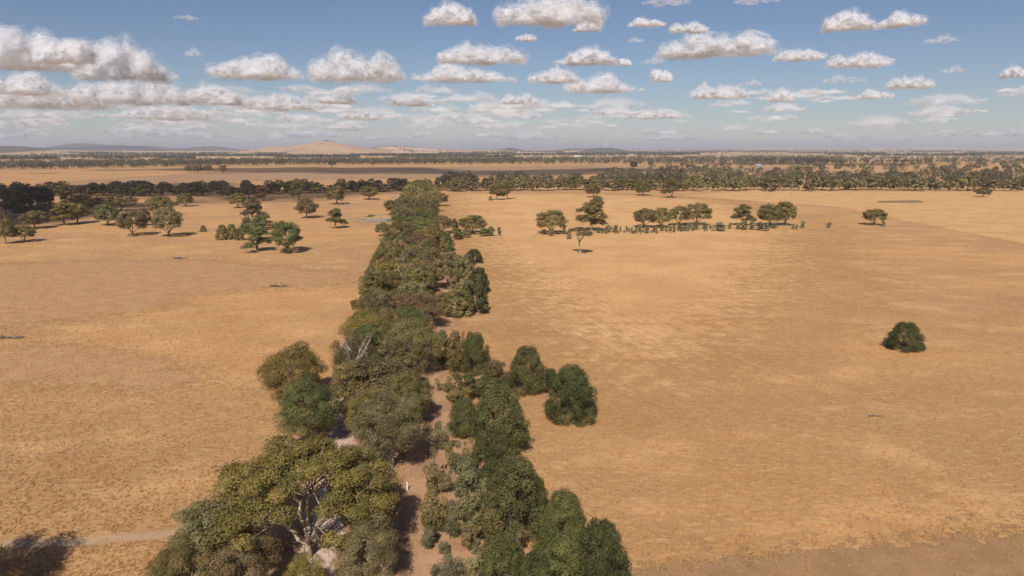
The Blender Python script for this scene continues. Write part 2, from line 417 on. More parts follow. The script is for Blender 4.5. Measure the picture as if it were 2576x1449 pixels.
hill('hill', [(-160, 372), (-60, 366), (0, 367.5), (60, 367), (100, 370.5), (125, 376), (170, 384), (190, 387)], 6800, 700, M_WOODHILL, 'dark wooded hill at the left edge of the horizon', 2)
hill('hill', [(90, 388), (130, 380), (180, 377), (230, 379), (300, 388)], 6000, 420, M_BAREHILL, 'small tan foothill in front of the dark wooded hill', 3, 60)
H_BARE = hill('hill', [(570, 392), (610, 387), (653, 380.5), (675, 375), (695, 370), (730, 367.7), (772, 364.6), (797, 361), (812, 357), (824, 354.5), (842, 356), (865, 362.5), (897, 367.7), (924, 372), (960, 376), (1000, 390)],
     5600, 560, M_BAREHILL, 'bare pinkish hill with a rocky summit on the horizon', 4, 150, 50)
H_FIELD = hill('hill', [(880, 389), (930, 377), (965, 369.5), (1000, 368), (1050, 372), (1110, 376), (1180, 377.5), (1250, 378), (1330, 380), (1400, 388)], 6500, 500, M_FIELDHILL,
     'low hill of hedged paddocks right of the bare hill', 5, 130)
H_KNOB = hill('hill', [(1225, 386), (1260, 376), (1285, 373.5), (1310, 377), (1340, 386)], 7800, 260, M_WOODHILL, 'small dark rounded hill near the middle of the horizon', 6, 50)
H_TURB = hill('hill', [(1340, 386), (1400, 378), (1440, 374.5), (1470, 374), (1500, 376), (1580, 379), (1700, 384), (1760, 389)], 8200, 420, M_FIELDHILL, 'low tan hill carrying the left wind turbine', 7, 90)
H_TURB2 = hill('hill', [(1440, 386), (1480, 376), (1505, 373), (1525, 373), (1550, 377), (1590, 386)], 7700, 240, M_WOODHILL, 'low wooded hill carrying the right wind turbine', 8, 60)
hill('hill', [(1500, 380), (1620, 376.5), (1750, 375.5), (1900, 373.5), (2050, 371), (2250, 370), (2420, 371), (2600, 372), (2800, 373), (3000, 380)], 19000, 1500, M_FIELDHILL,
     'long low rise closing the right horizon', 9, 140)

# ------------------------------------------------------------------ haze: the air over the plain
def make_haze():
    me = bpy.data.meshes.new('haze')
    a, z0, z1 = 60000.0, -1.5, 235.0
    V = [(x, y, z) for z in (z0, z1) for x, y in ((-a, -a), (a, -a), (a, a), (-a, a))]
    me.from_pydata(V, [], [(3, 2, 1, 0), (4, 5, 6, 7), (0, 1, 5, 4), (1, 2, 6, 5), (2, 3, 7, 6), (3, 0, 4, 7)])
    m = bpy.data.materials.new('haze_air'); m.use_nodes = True; t = m.node_tree; t.nodes.clear()
    out = t.nodes.new('ShaderNodeOutputMaterial')
    v = N(t, 'ShaderNodeVolumePrincipled'); v.inputs['Color'].default_value = (0.92, 0.90, 1.0, 1)
    v.inputs['Density'].default_value = 6.5e-5; v.inputs['Anisotropy'].default_value = 0.0
    L(t, v.outputs[0], out.inputs['Volume'])
    m.cycles.homogeneous_volume = True if hasattr(m.cycles, 'homogeneous_volume') else True
    me.materials.append(m); me.update()
    tag(mesh_obj('haze', me), 'thin pale haze in the air over the whole plain', kind='stuff')
make_haze()

# ------------------------------------------------------------------ farm dam
def make_dam():
    c = gp(966, 553); k = 56 / F * depth(c)
    ry = 10.0
    m, t, out = mat_new('dam_water'); P = pos(t)
    p = N(t, 'ShaderNodeBsdfPrincipled'); p.inputs['Base Color'].default_value = (0.16, 0.15, 0.13, 1); p.inputs['Roughness'].default_value = 0.08
    L(t, bump(t, noise(t, P, 1.5, 3), 0.15, 0.05), p.inputs['Normal']); L(t, p.outputs[0], out.inputs[0])
    rng = np.random.default_rng(5)
    n = 48; ang = np.linspace(0, 2 * np.pi, n, endpoint=False)
    wob = 1 + 0.08 * np.sin(3 * ang + 1) + 0.05 * np.sin(5 * ang)
    V = [(c[0] + k * wob[i] * math.cos(ang[i]), c[1] + ry * wob[i] * math.sin(ang[i]), 0.10) for i in range(n)]
    me = bpy.data.meshes.new('water'); me.from_pydata(V, [], [tuple(range(n))]); me.materials.append(m); me.update()
    tag(mesh_obj('water', me), 'small blue-grey farm dam beside the lane', kind='structure')
    # the bank: a ring of pushed-up earth, highest on the far side
    prof = [(0.97, 0.02), (1.06, 0.35), (1.18, 1.0), (1.34, 0.9), (1.6, 0.3), (1.9, -0.1)]
    V, Fc = [], []
    for r, h in prof:
        for i in range(n):
            hh = h * (0.22 + 0.9 * max(0.0, math.sin(ang[i] - 0.2)) + 0.1 * rng.random())
            V.append((c[0] + k * wob[i] * r * math.cos(ang[i]), c[1] + ry * wob[i] * (1 + (r - 1) * 1.5) * math.sin(ang[i]), max(hh, -0.1) if r < 1.85 else -0.1))
    for q in range(len(prof) - 1):
        for i in range(n):
            a, b = q * n + i, q * n + (i + 1) % n
            Fc.append((a, a + n, b + n, b))
    mb, t, out = mat_new('dam_bank_earth'); P = pos(t)
    cc = mixc(t, ramp(t, noise(t, P, 0.3, 4), 0.35, 0.65), (0.30, 0.20, 0.10), (0.44, 0.28, 0.14))
    L(t, diffuse(t, cc, 0.95), out.inputs[0])
    tag(mesh_obj('dam_bank', new_mesh('dam_bank', V, Fc, mb, smooth=True)), 'low earth bank round the farm dam', kind='structure')
make_dam()

# ------------------------------------------------------------------ tree builder
def leaf_quads(rng, P, Nn, Ls, Ws):
    r = rng.normal(size=P.shape); T = unit(np.cross(Nn, r)); B = np.cross(Nn, T)
    a = P + T * Ls[:, None] * 0.5; b = P + B * Ws[:, None] * 0.5 + T * Ls[:, None] * 0.06
    c = P - T * Ls[:, None] * 0.5; d = P - B * Ws[:, None] * 0.5 + T * Ls[:, None] * 0.06
    V = np.stack([a, b, c, d], 1).reshape(-1, 3)
    Fc = np.arange(len(V)).reshape(-1, 4)
    return V, Fc
def hemi(rng, n, emin, jit=0.25):
    i = np.arange(n) + 0.5
    z = math.sin(emin) + (1 - math.sin(emin)) * i / n
    th = i * 2.39996 + rng.uniform(0, 6.28)
    th = th + rng.normal(size=n) * jit; z = np.clip(z + rng.normal(size=n) * jit * 0.25, -0.95, 1)
    s = np.sqrt(np.maximum(0, 1 - z * z))
    return np.stack([s * np.cos(th), s * np.sin(th), z], 1)
def clumps_for(rng, style, H, W, n):
    """centres, radii of the leaf clumps that make one crown"""
    if style == 'dome':
        d = hemi(rng, n, math.radians(-52)); f = rng.uniform(0.58, 0.90, n)
        zc, rz = 0.545 * H, 0.425 * H
        lob = 1 + 0.16 * np.sin(2 * np.arctan2(d[:, 1], d[:, 0]) + rng.uniform(0, 6)) + 0.12 * np.sin(3 * np.arctan2(d[:, 1], d[:, 0]) + rng.uniform(0, 6))
        C = d * np.array([W / 2, W / 2, rz]) * (f * lob)[:, None] + [0, 0, zc]
        R = W * rng.uniform(0.080, 0.130, n)
    elif style == 'spread':
        d = hemi(rng, n, math.radians(4), 0.4); f = rng.uniform(0.55, 0.96, n)
        C = d * np.array([W / 2, W / 2, 0.50 * H]) * f[:, None] + [0, 0, 0.44 * H]
        R = W * rng.uniform(0.045, 0.080, n)
        wedge = (C[:, 1] < -0.02 * W) & (np.abs(C[:, 0] - 0.03 * W) < 0.15 * W) & (C[:, 2] < 0.76 * H) & (rng.random(n) < 0.85)   # the crown opens over the fork
        C, R = C[~wedge], R[~wedge]
    elif style == 'umbrella':
        d = hemi(rng, n, math.radians(-32)); f = rng.uniform(0.66, 0.93, n)
        C = d * np.array([W / 2, W / 2, 0.44 * H]) * f[:, None] + [0, 0, 0.50 * H]
        R = W * rng.uniform(0.085, 0.125, n)
    elif style == 'tall':
        C, R = [], []
        m = 6
        for k in range(m):
            h = 0.28 + 0.58 * k / (m - 1); a = k * 2.4 + rng.uniform(-.5, .5); off = W * (0.30 - 0.25 * k / (m - 1)) * rng.uniform(0.7, 1.1)
            cc = np.array([off * math.cos(a), off * math.sin(a), h * H]); rr = W * rng.uniform(0.20, 0.28)
            q = max(4, n // m)
            d = hemi(rng, q, math.radians(-20)); C.append(cc + d * np.array([rr, rr, rr * 0.85]) * rng.uniform(0.6, 0.95, q)[:, None]); R.append(W * rng.uniform(0.075, 0.12, q))
        C, R = np.concatenate(C), np.concatenate(R)
    elif style == 'open':
        C, R = [], []
        m = 5
        for k in range(m):
            a = k * 2 * math.pi / m + rng.uniform(-.4, .4); h = rng.uniform(0.55, 0.86); off = W * rng.uniform(0.18, 0.34)
            if k == 0: off, h = W * 0.06, 0.88
            cc = np.array([off * math.cos(a), off * math.sin(a), h * H]); rr = W * rng.uniform(0.13, 0.2)
            q = max(3, n // m)
            d = hemi(rng, q, math.radians(-5)); C.append(cc + d * np.array([rr, rr, rr * 0.5]) * rng.uniform(0.5, 0.95, q)[:, None]); R.append(W * rng.uniform(0.06, 0.10, q))
        C, R = np.concatenate(C), np.concatenate(R)
    elif style == 'wattle':
        z = np.linspace(0.06, 0.93, n) ** 1.05; th = np.arange(n) * 2.39996 + rng.normal(size=n) * 0.3
        prof = (1 - z ** 1.9) ** 0.62 * (0.86 + 0.14 * np.minimum(1, z / 0.15))
        lob = 1 + 0.13 * np.sin(3 * th + rng.uniform(0, 6)) + 0.10 * np.sin(5 * th + 7 * z)
        r = W / 2 * prof * rng.uniform(0.72, 0.94, n) * lob
        C = np.stack([r * np.cos(th), r * np.sin(th), z * H], 1)
        R = W * rng.uniform(0.075, 0.12, n)
    elif style == 'column':
        z = rng.uniform(0.12, 0.95, n); th = rng.uniform(0, 6.28, n)
        r = W / 2 * np.sin(np.pi * np.clip(z * 0.85 + 0.12, 0, 1)) ** 0.7 * rng.uniform(0.2, 0.85, n)
        C = np.stack([r * np.cos(th), r * np.sin(th), z * H], 1)
        R = W * rng.uniform(0.13, 0.22, n)
    elif style == 'thicket':                                # several upright stems from one root
        C, R = [], []
        m = 5
        for k in range(m):
            a = k * 2.4; off = W * 0.28 * (k > 0) * rng.uniform(0.7, 1.1); hh = H * rng.uniform(0.62, 1.0)
            q = max(3, n // m); z = rng.uniform(0.2, 0.93, q)
            C.append(np.stack([off * math.cos(a) * (0.5 + z) + rng.normal(size=q) * W * 0.05, off * math.sin(a) * (0.5 + z) + rng.normal(size=q) * W * 0.05, z * hh], 1)); R.append(W * rng.uniform(0.07, 0.13, q))
        C, R = np.concatenate(C), np.concatenate(R)
    return C, R
FLAT = {'spread': 0.62, 'dome': 0.74, 'umbrella': 0.60, 'tall': 0.86, 'open': 0.75, 'wattle': 0.85, 'column': 1.25, 'thicket': 1.2}
def build_tree(seed, style, H, W, nclump, nleaf, leaf, near, bare=0, keep_limbs=True):
    rng = np.random.default_rng(seed)
    C, R = clumps_for(rng, style, H, W, nclump)
    n = len(C)
    sides = 7 if near == 2 else (5 if near == 1 else 4)
    fork = {'spread': 0.14, 'dome': 0.24, 'umbrella': 0.10, 'tall': 0.28, 'open': 0.42, 'wattle': 0.08, 'column': 0.3, 'thicket': 0.03}[style]
    r0 = H * (0.026 if style in ('dome', 'tall', 'umbrella', 'spread') else 0.018)
    lean = rng.normal(size=2) * 0.03 * H
    Fp = np.array([lean[0], lean[1], fork * H])
    top = np.array([lean[0] * 1.5, lean[1] * 1.5, H * 0.72])
    tz = np.linspace(0, 1, 5)[:, None]
    tp = np.array([0, 0, -0.3]) * (1 - tz) + Fp * tz
    tr = np.linspace(1.35, 0.95, 5) * r0; tr[0] *= 1.25
    trunk = [tube(tp, tr, sides)]
    k = {2: 6, 1: 4, 0: 3}[near] if style != 'thicket' else 5
    az = np.arctan2(C[:, 1] - Fp[1], C[:, 0] - Fp[0])
    grp = ((az + np.pi) / (2 * np.pi) * k + rng.uniform(0, 1)).astype(int) % k
    if style not in ('thicket', 'open') and n > 12: grp[np.argsort(-C[:, 2])[: n // 6]] = k   # leader group
    limbs = []
    for g in range(k + 1):
        idx = np.where(grp == g)[0]
        if len(idx) == 0: continue
        tgt = C[idx].mean(0); tgt = Fp + (tgt - Fp) * 0.82
        mid = Fp * 0.45 + tgt * 0.55 + np.array([0, 0, -0.02 * H if g < k else 0]) + rng.normal(size=3) * 0.035 * H
        path = bez(Fp, mid, tgt, 8 if near == 2 else 5)
        if near == 2: path[1:-1] += rng.normal(size=path[1:-1].shape) * 0.010 * H
        rl = r0 * rng.uniform(0.5, 0.72)
        parts = [tube(path, np.linspace(rl, rl * 0.38, len(path)), sides)]
        sub = idx if near == 2 else (idx[:5] if near == 1 else idx[:0])
        for i in sub:
            s = path[rng.integers(len(path) // 2, len(path))]
            e = C[i] - np.array([0, 0, R[i] * 0.15])
            mm = (s + e) / 2 + rng.normal(size=3) * 0.02 * H - np.array([0, 0, 0.01 * H])
            pb = bez(s, mm, e, 6 if near == 2 else 4)
            parts.append(tube(pb, np.linspace(rl * 0.38, rl * 0.10, len(pb)), max(4, sides - 2)))
            if near == 2:
                for _ in range(2):
                    e2 = C[i] + unit(rng.normal(size=3) + [0, 0, 0.5]) * R[i] * 0.8
                    pb2 = bez(pb[3], (pb[3] + e2) / 2 + rng.normal(size=3) * 0.01 * H, e2, 4)
                    parts.append(tube(pb2, np.linspace(rl * 0.16, rl * 0.05, 4), 4))
        for _ in range(bare if near else 0):            # dead twigs reaching out of the crown
            s = path[-2]; e = tgt + unit(rng.normal(size=3) + [0, 0, 0.3]) * W * 0.28
            parts.append(tube(bez(s, (s + e) / 2 + rng.normal(size=3) * 0.03 * H, e, 6), np.linspace(rl * 0.3, rl * 0.05, 6), 4))
        limbs.append(join(parts))
    # leaves
    w = R ** 2; cnt = np.maximum(2, (nleaf * w / w.sum()).astype(int))
    ci = np.repeat(np.arange(n), cnt); m = len(ci)
    d = unit(rng.normal(size=(m, 3)) + np.array([0, 0, 0.35]))
    lump = 1 + 0.22 * np.sin(4 * d[:, 0] + ci * 1.7) * np.sin(5 * d[:, 1] + ci * 2.3) + 0.15 * np.sin(9 * d[:, 2] + 7 * d[:, 0] + ci)
    rr = R[ci] * rng.uniform(0.25, 1.0, m) ** 0.34 * lump
    fl = FLAT[style]
    P = C[ci] + d * rr[:, None] * np.array([1, 1, fl])
    stray = rng.random(m) < 0.06
    P[stray] += rng.normal(size=(stray.sum(), 3)) * R[ci[stray]][:, None] * 0.4
    P[:, 2] = np.maximum(P[:, 2], 0.05)
    Nn = unit(d * 0.85 + unit(P - np.array([0, 0, 0.45 * H])) * 0.40 + rng.normal(size=(m, 3)) * 0.44)
    Ls = leaf * rng.uniform(0.7, 1.35, m); Ws = Ls * rng.uniform(0.42, 0.62, m)
    V, Fc = leaf_quads(rng, P, Nn, Ls, Ws)
    ct = np.clip(rng.normal(0.5, 0.17, n), 0.02, 0.98)
    tint = np.clip(np.repeat(ct[ci] + rng.normal(size=m) * 0.08, 4), 0, 1)
    bw = float(np.percentile(np.abs(P[:, :2]), 98) * 2); bh = float(np.percentile(P[:, 2], 99.7))
    return dict(trunk=join(trunk), limbs=limbs, crown=(V, Fc, tint), W=bw, H=bh)

PROTO = {}
def proto(key, seeds, style, H, W, nclump, nleaf, leaf, near, bark=None, bare=0):
    out = []
    bark = bark or M_BARK
    for s in seeds:
        d = build_tree(s, style, H, W, nclump, nleaf, leaf, near, bare)
        if near < 2:                                        # too far away to tell limbs apart
            tr = new_mesh('trunk', *join([d['trunk']] + d['limbs']), bark, smooth=True); lm = []
        else:
            tr = new_mesh('trunk', *d['trunk'], bark, smooth=True)
            lm = [new_mesh('limb', *l, bark, smooth=True) for l in d['limbs']]
        V, Fc, ti = d['crown']
        out.append((tr, lm, new_mesh('crown', V, Fc, M_LEAF, ti), d['W'], d['H']))
    PROTO[key] = out

COLOURS = {  # leaf colours
    'olive': (0.225, 0.182, 0.064), 'grey': (0.238, 0.202, 0.090), 'yellow': (0.232, 0.186, 0.052), 'brown': (0.255, 0.155, 0.078),
    'green': (0.158, 0.172, 0.056), 'wattle': (0.132, 0.130, 0.043), 'dark': (0.096, 0.104, 0.035), 'blue': (0.200, 0.184, 0.096), 'dull': (0.205, 0.157, 0.070), 'sapling': (0.250, 0.235, 0.125), 'moss': (0.20, 0.20, 0.085), 'far': (0.125, 0.112, 0.060)}
RNG = random.Random(11)
def plant(key, base, Hm, Wm, label, colour, name='gum_tree', cat='tree', group=None, idx=None, rot=None):
    ps = PROTO[key]
    tr, lm, cr, w, h = ps[RNG.randrange(len(ps)) if idx is None else idx % len(ps)]
    root = empty(name, (float(base[0]), float(base[1]), float(base[2]) if len(base) > 2 else 0.0))
    root.scale = (Wm / w, Wm / w, Hm / h)
    root.rotation_euler = (0, 0, RNG.uniform(0, 6.28) if rot is None else rot)
    tag(root, label, cat, group)
    mesh_obj('trunk', tr, root)
    for l in lm: mesh_obj('limb', l, root)
    c = mesh_obj('crown', cr, root)
    k = COLOURS[colour]; j = RNG.uniform(0.86, 1.16); g = RNG.uniform(0.95, 1.06)
    c.color = (k[0] * j, k[1] * j * g, k[2] * j, 1)
    return root
def place(x, yt, yb, w):
    """base point, height and width in metres from the pixels of a tree's middle, top, foot and crown width"""
    B = gp(x, yb); return B, max(0.3, z_at(yt, B[1])), w * depth(B) / F

proto('gum_near', [21, 22, 23, 24], 'dome', 12, 12, 78, 42000, 0.205, 2, bare=1)
proto('gum_tall_near', [31, 32], 'tall', 13, 10, 66, 29000, 0.24, 2, bare=1)
proto('gum_hero', [41], 'spread', 12.5, 17, 190, 84000, 0.205, 2, bare=1)
proto('wattle_near', [51, 52, 53], 'wattle', 8, 8, 120, 32000, 0.20, 2, M_DARKBARK)
proto('shrub_near', [61, 62, 63], 'column', 4.5, 2.6, 26, 5200, 0.17, 2, M_DARKBARK)
proto('thicket_near', [66, 67], 'thicket', 5, 4, 34, 5200, 0.17, 2, bare=2)
proto('gum_mid', [71, 72, 73, 74, 75], 'dome', 12, 12, 60, 10000, 0.46, 1, M_MIDBARK)
proto('gum_tall_mid', [76, 77, 78], 'tall', 13, 10, 54, 9000, 0.45, 1, M_MIDBARK, 1)
proto('gum_umb_mid', [81, 82], 'umbrella', 11, 12, 54, 9500, 0.45, 1, M_MIDBARK)
proto('gum_open_mid', [86, 87], 'open', 11, 9, 40, 4500, 0.45, 1)
proto('wattle_mid', [91, 92], 'wattle', 8, 8, 80, 7500, 0.42, 1, M_DARKBARK)
proto('shrub_mid', [95, 96, 97], 'column', 4.5, 2.8, 18, 900, 0.42, 1, M_DARKBARK)
proto('gum_far', [101, 102, 103, 104, 105, 106], 'dome', 12, 11.5, 30, 1500, 1.12, 0, M_MIDBARK)
proto('gum_tall_far', [111, 112, 113], 'tall', 13, 9, 28, 1200, 1.1, 0, M_MIDBARK)

# ------------------------------------------------------------------ the big trees nearest the camera
def near_tree(key, x, yt, yb, w, label, colour, name='gum_tree', cat='tree', group=None, idx=None, rot=None):
    B, h, W = place(x, yt, yb, w)
    return plant(key, B, h, W, label, colour, name, cat, group, idx, rot)
G_LANE = 'gum trees lining the gravel track'
near_tree('gum_hero', 775, 1122, 1400, 400, 'huge spreading gum with pale forked limbs, nearest the camera over the track', 'yellow', group=G_LANE, idx=0, rot=0.0)
near_tree('gum_near', 925, 1165, 1385, 150, 'olive gum overlapping the right side of the huge foreground gum', 'olive', group=G_LANE, idx=1, rot=1.1)
near_tree('gum_near', 930, 1310, 1480, 170, 'grey-green gum cut by the bottom edge, right of the huge gum', 'grey', group=G_LANE, idx=2)
near_tree('gum_tall_near', 525, 1270, 1470, 170, 'straggly grey-green gum with bare twigs, left of the huge gum', 'grey', group=G_LANE, idx=0)
near_tree('gum_near', 470, 1360, 1530, 165, 'dark green gum at the bottom edge, left end of the tree lane', 'olive', group=G_LANE, idx=3)
near_tree('gum_near', 610, 1340, 1500, 190, 'low shaded gum under the left side of the huge gum', 'dull', group=G_LANE, idx=0)
near_tree('gum_near', 770, 1400, 1540, 120, 'small yellow-green gum at the bottom edge below the huge trunk', 'yellow', group=G_LANE, idx=2)
near_tree('gum_near', 742, 872, 1015, 165, 'yellow-olive domed gum standing apart at the paddock edge left of the lane', 'yellow', group=G_LANE, idx=1)
near_tree('gum_near', 780, 950, 1125, 152, 'bright green gum just behind the huge foreground gum', 'green', group=G_LANE, idx=3)
near_tree('gum_near', 982, 990, 1178, 182, 'broad grey-green gum right of the visible stretch of gravel', 'grey', group=G_LANE, idx=0)
near_tree('gum_near', 922, 982, 1110, 95, 'narrow yellow-green gum behind the broad grey-green gum', 'yellow', group=G_LANE, idx=2)
near_tree('gum_tall_near', 958, 900, 1062, 195, 'wide grey-brown gum with pale limbs halfway up the near lane', 'dull', group=G_LANE, idx=1)
near_tree('gum_near', 1030, 935, 1075, 110, 'olive gum on the right edge of the near lane, casting shade on bare soil', 'olive', group=G_LANE, idx=3)

# dense dark wattles and grey shrubs right of the lane
G_WAT = 'dense wattles right of the lane'
for x, yt, yb, w, col, lab in [
        (1195, 838, 938, 78, 'wattle', 'dense green wattle at the far end of the near shrub belt'),
        (1325, 873, 985, 106, 'wattle', 'dense green wattle standing out into the paddock beside the largest one'),
        (1436, 922, 1056, 132, 'dark', 'dark round wattle farthest out in the paddock of the near belt'),
        (1385, 928, 975, 40, 'dark', 'small wattle squeezed between the two paddock wattles'),
        (1256, 962, 1138, 150, 'wattle', 'tall broad wattle in the middle of the near shrub belt'),
        (1168, 1005, 1092, 88, 'wattle', 'rounded wattle left of the tall broad wattle'),
        (1228, 1095, 1235, 120, 'wattle', 'wattle just below the tall broad wattle'),
        (1296, 1150, 1345, 160, 'wattle', 'large bushy wattle above the lower right corner group'),
        (1345, 1200, 1330, 80, 'wattle', 'narrow wattle at the paddock edge beside the large bushy wattle'),
        (1418, 1238, 1400, 135, 'wattle', 'upright wattle second from the right at the bottom'),
        (1508, 1312, 1490, 150, 'dark', 'dark bushy wattle at the bottom edge, rightmost of the belt'),
        (1400, 1345, 1520, 170, 'wattle', 'broad wattle cut by the bottom edge between two upright wattles'),
        (1262, 1350, 1490, 135, 'wattle', 'wattle cut by the bottom edge left of the broad one'),
        (1345, 1395, 1560, 130, 'dark', 'low wattle lowest at the bottom edge of the belt')]:
    near_tree('wattle_near', x, yt, yb, w * 0.92, lab, col, 'wattle_tree', 'tree', G_WAT)
G_SHR = 'grey shrubs between lane and wattles'
k = 0
for x, yt, yb, w, col, key, lab in [
        (1112, 832, 930, 48, 'blue', 'shrub_near', 'slim blue-green shrub at the far left of the near shrub belt'),
        (1142, 838, 938, 52, 'olive', 'shrub_near', 'slim olive shrub beside the far wattle of the near belt'),
        (1165, 828, 905, 45, 'dull', 'thicket_near', 'twiggy brownish shrub behind the far wattle of the near belt'),
        (1118, 945, 982, 50, 'grey', 'thicket_near', 'small grey shrub alone on the bare soil by the lane'),
        (1245, 908, 968, 60, 'dull', 'shrub_near', 'greyish shrub between the far wattle and the paddock wattle'),
        (1190, 930, 1000, 90, 'wattle', 'thicket_near', 'bushy shrub below the far wattle of the near belt'),
        (1150, 968, 1012, 66, 'olive', 'thicket_near', 'olive shrub above the rounded wattle'),
        (1200, 1020, 1090, 60, 'dull', 'thicket_near', 'half bare shrub between rounded and tall wattle'),
        (1105, 1062, 1135, 70, 'grey', 'thicket_near', 'sparse grey shrub at the edge of the bare strip'),
        (1150, 1100, 1180, 66, 'olive', 'thicket_near', 'leafy shrub right of the sparse grey shrub'),
        (1098, 1140, 1240, 90, 'dull', 'thicket_near', 'bare twiggy half dead shrub near the white marker post'),
        (1165, 1150, 1250, 75, 'blue', 'shrub_near', 'blue-grey shrub left of the wattle below the tall one'),
        (1225, 1205, 1330, 70, 'grey', 'shrub_near', 'slim grey shrub against the large bushy wattle'),
        (1092, 1235, 1340, 72, 'olive', 'shrub_near', 'tall olive shrub on the bare soil just below the marker post'),
        (1080, 1325, 1378, 42, 'blue', 'shrub_near', 'small blue-grey shrub at the foot of the tall olive shrub'),
        (1142, 1262, 1350, 50, 'blue', 'shrub_near', 'slim blue-green shrub between tall olive shrub and grey shrubs'),
        (1185, 1240, 1350, 70, 'grey', 'shrub_near', 'grey-green shrub in the lower part of the belt, second from the soil strip'),
        (1180, 1320, 1385, 55, 'dull', 'thicket_near', 'low brownish shrub below the grey-green shrubs'),
        (1118, 1365, 1392, 28, 'blue', 'shrub_near', 'tiny blue-grey shrub alone on bare soil near the bottom'),
        (1132, 1395, 1465, 58, 'blue', 'shrub_near', 'rounded blue-grey shrub on bare soil at the bottom edge'),
        (1094, 1422, 1450, 22, 'blue', 'shrub_near', 'tiniest blue-grey tuft of shrub at the bottom edge'),
        (1205, 1380, 1490, 80, 'grey', 'thicket_near', 'twiggy grey shrub at the bottom edge left of the wattles'),
        (1290, 1330, 1410, 60, 'dull', 'thicket_near', 'half bare shrub among the lower wattles'),
        (1240, 1280, 1375, 60, 'olive', 'shrub_near', 'olive shrub in front of the large bushy wattle')]:
    near_tree(key, x, yt, yb, w, lab, col, 'shrub', 'shrub', G_SHR)
near_tree('wattle_near', 2275, 812, 879, 84, 'dark round bush alone in the wide right paddock', 'dark', 'wattle_tree', 'tree', None, 1)

# the gum that stands outside the frame at lower left; the photograph shows only its shadow on the grass
B = gp(-190, 1580)
plant('gum_near', B, 12.5, 11.5, 'olive gum left of the frame, shading the grass at the lower left corner', 'olive', idx=2)

# middle group of wattles beside the lane
G_MID = 'wattles and shrubs at the middle of the lane'
for x, yt, yb, w, col, key, lab in [
        (1132, 636, 728, 80, 'dull', 'gum_umb_mid', 'twiggy grey-green thin tree at the top of the middle shrub group'),
        (1166, 648, 735, 60, 'grey', 'wattle_mid', 'grey-green shrub right of the twiggy thin tree'),
        (1206, 674, 738, 48, 'dark', 'wattle_mid', 'dark wattle at the paddock side of the middle shrub group'),
        (1192, 706, 786, 72, 'wattle', 'wattle_mid', 'largest dark wattle of the middle shrub group'),
        (1150, 726, 792, 84, 'olive', 'wattle_mid', 'broad olive shrub at the near end of the middle shrub group'),
        (1112, 738, 790, 46, 'dull', 'shrub_mid', 'thin brownish shrub on the lane side of the middle shrub group'),
        (1216, 742, 782, 30, 'blue', 'shrub_mid', 'small blue-green shrub at the foot of the largest dark wattle'),
        (1178, 640, 690, 30, 'blue', 'shrub_mid', 'slim pale shrub just below the lone round bush'),
        (1191, 627, 661, 46, 'dark', 'wattle_mid', 'lone dark round bush right of the lane'),
        (1118, 583, 632, 46, 'green', 'wattle_mid', 'upright green bush touching the right edge of the lane'),
        (1150, 575, 603, 28, 'green', 'shrub_mid', 'leafy sapling left of the spreading gum by the lane'),
        (1175, 575, 598, 20, 'blue', 'shrub_mid', 'blue-green sapling under the spreading gum by the lane'),
        (1218, 573, 595, 24, 'green', 'shrub_mid', 'rounded sapling at the right foot of the spreading gum'),
        (1235, 570, 594, 18, 'blue', 'shrub_mid', 'pale sapling right of the spreading gum, before the gap'),
        (1160, 583, 597, 16, 'blue', 'shrub_mid', 'lowest sapling under the spreading gum'),
        (1256, 571, 594, 10, 'blue', 'shrub_mid', 'slim lone sapling in the paddock right of the spreading gum')]:
    n_ = 'shrub' if 'shrub' in key else 'wattle_tree'
    near_tree(key, x, yt, yb, w, lab, col, n_, 'shrub' if n_ == 'shrub' else 'tree', G_MID)
near_tree('gum_umb_mid', 1190, 542, 588, 68, 'spreading round gum beside the lane with saplings at its foot', 'olive', idx=0)
near_tree('gum_tall_mid', 1144, 550, 588, 26, 'narrow gum between the lane and the spreading round gum', 'olive')
near_tree('gum_umb_mid', 1113, 542, 588, 52, 'thin-crowned gum hugging the right edge of the lane', 'dull')

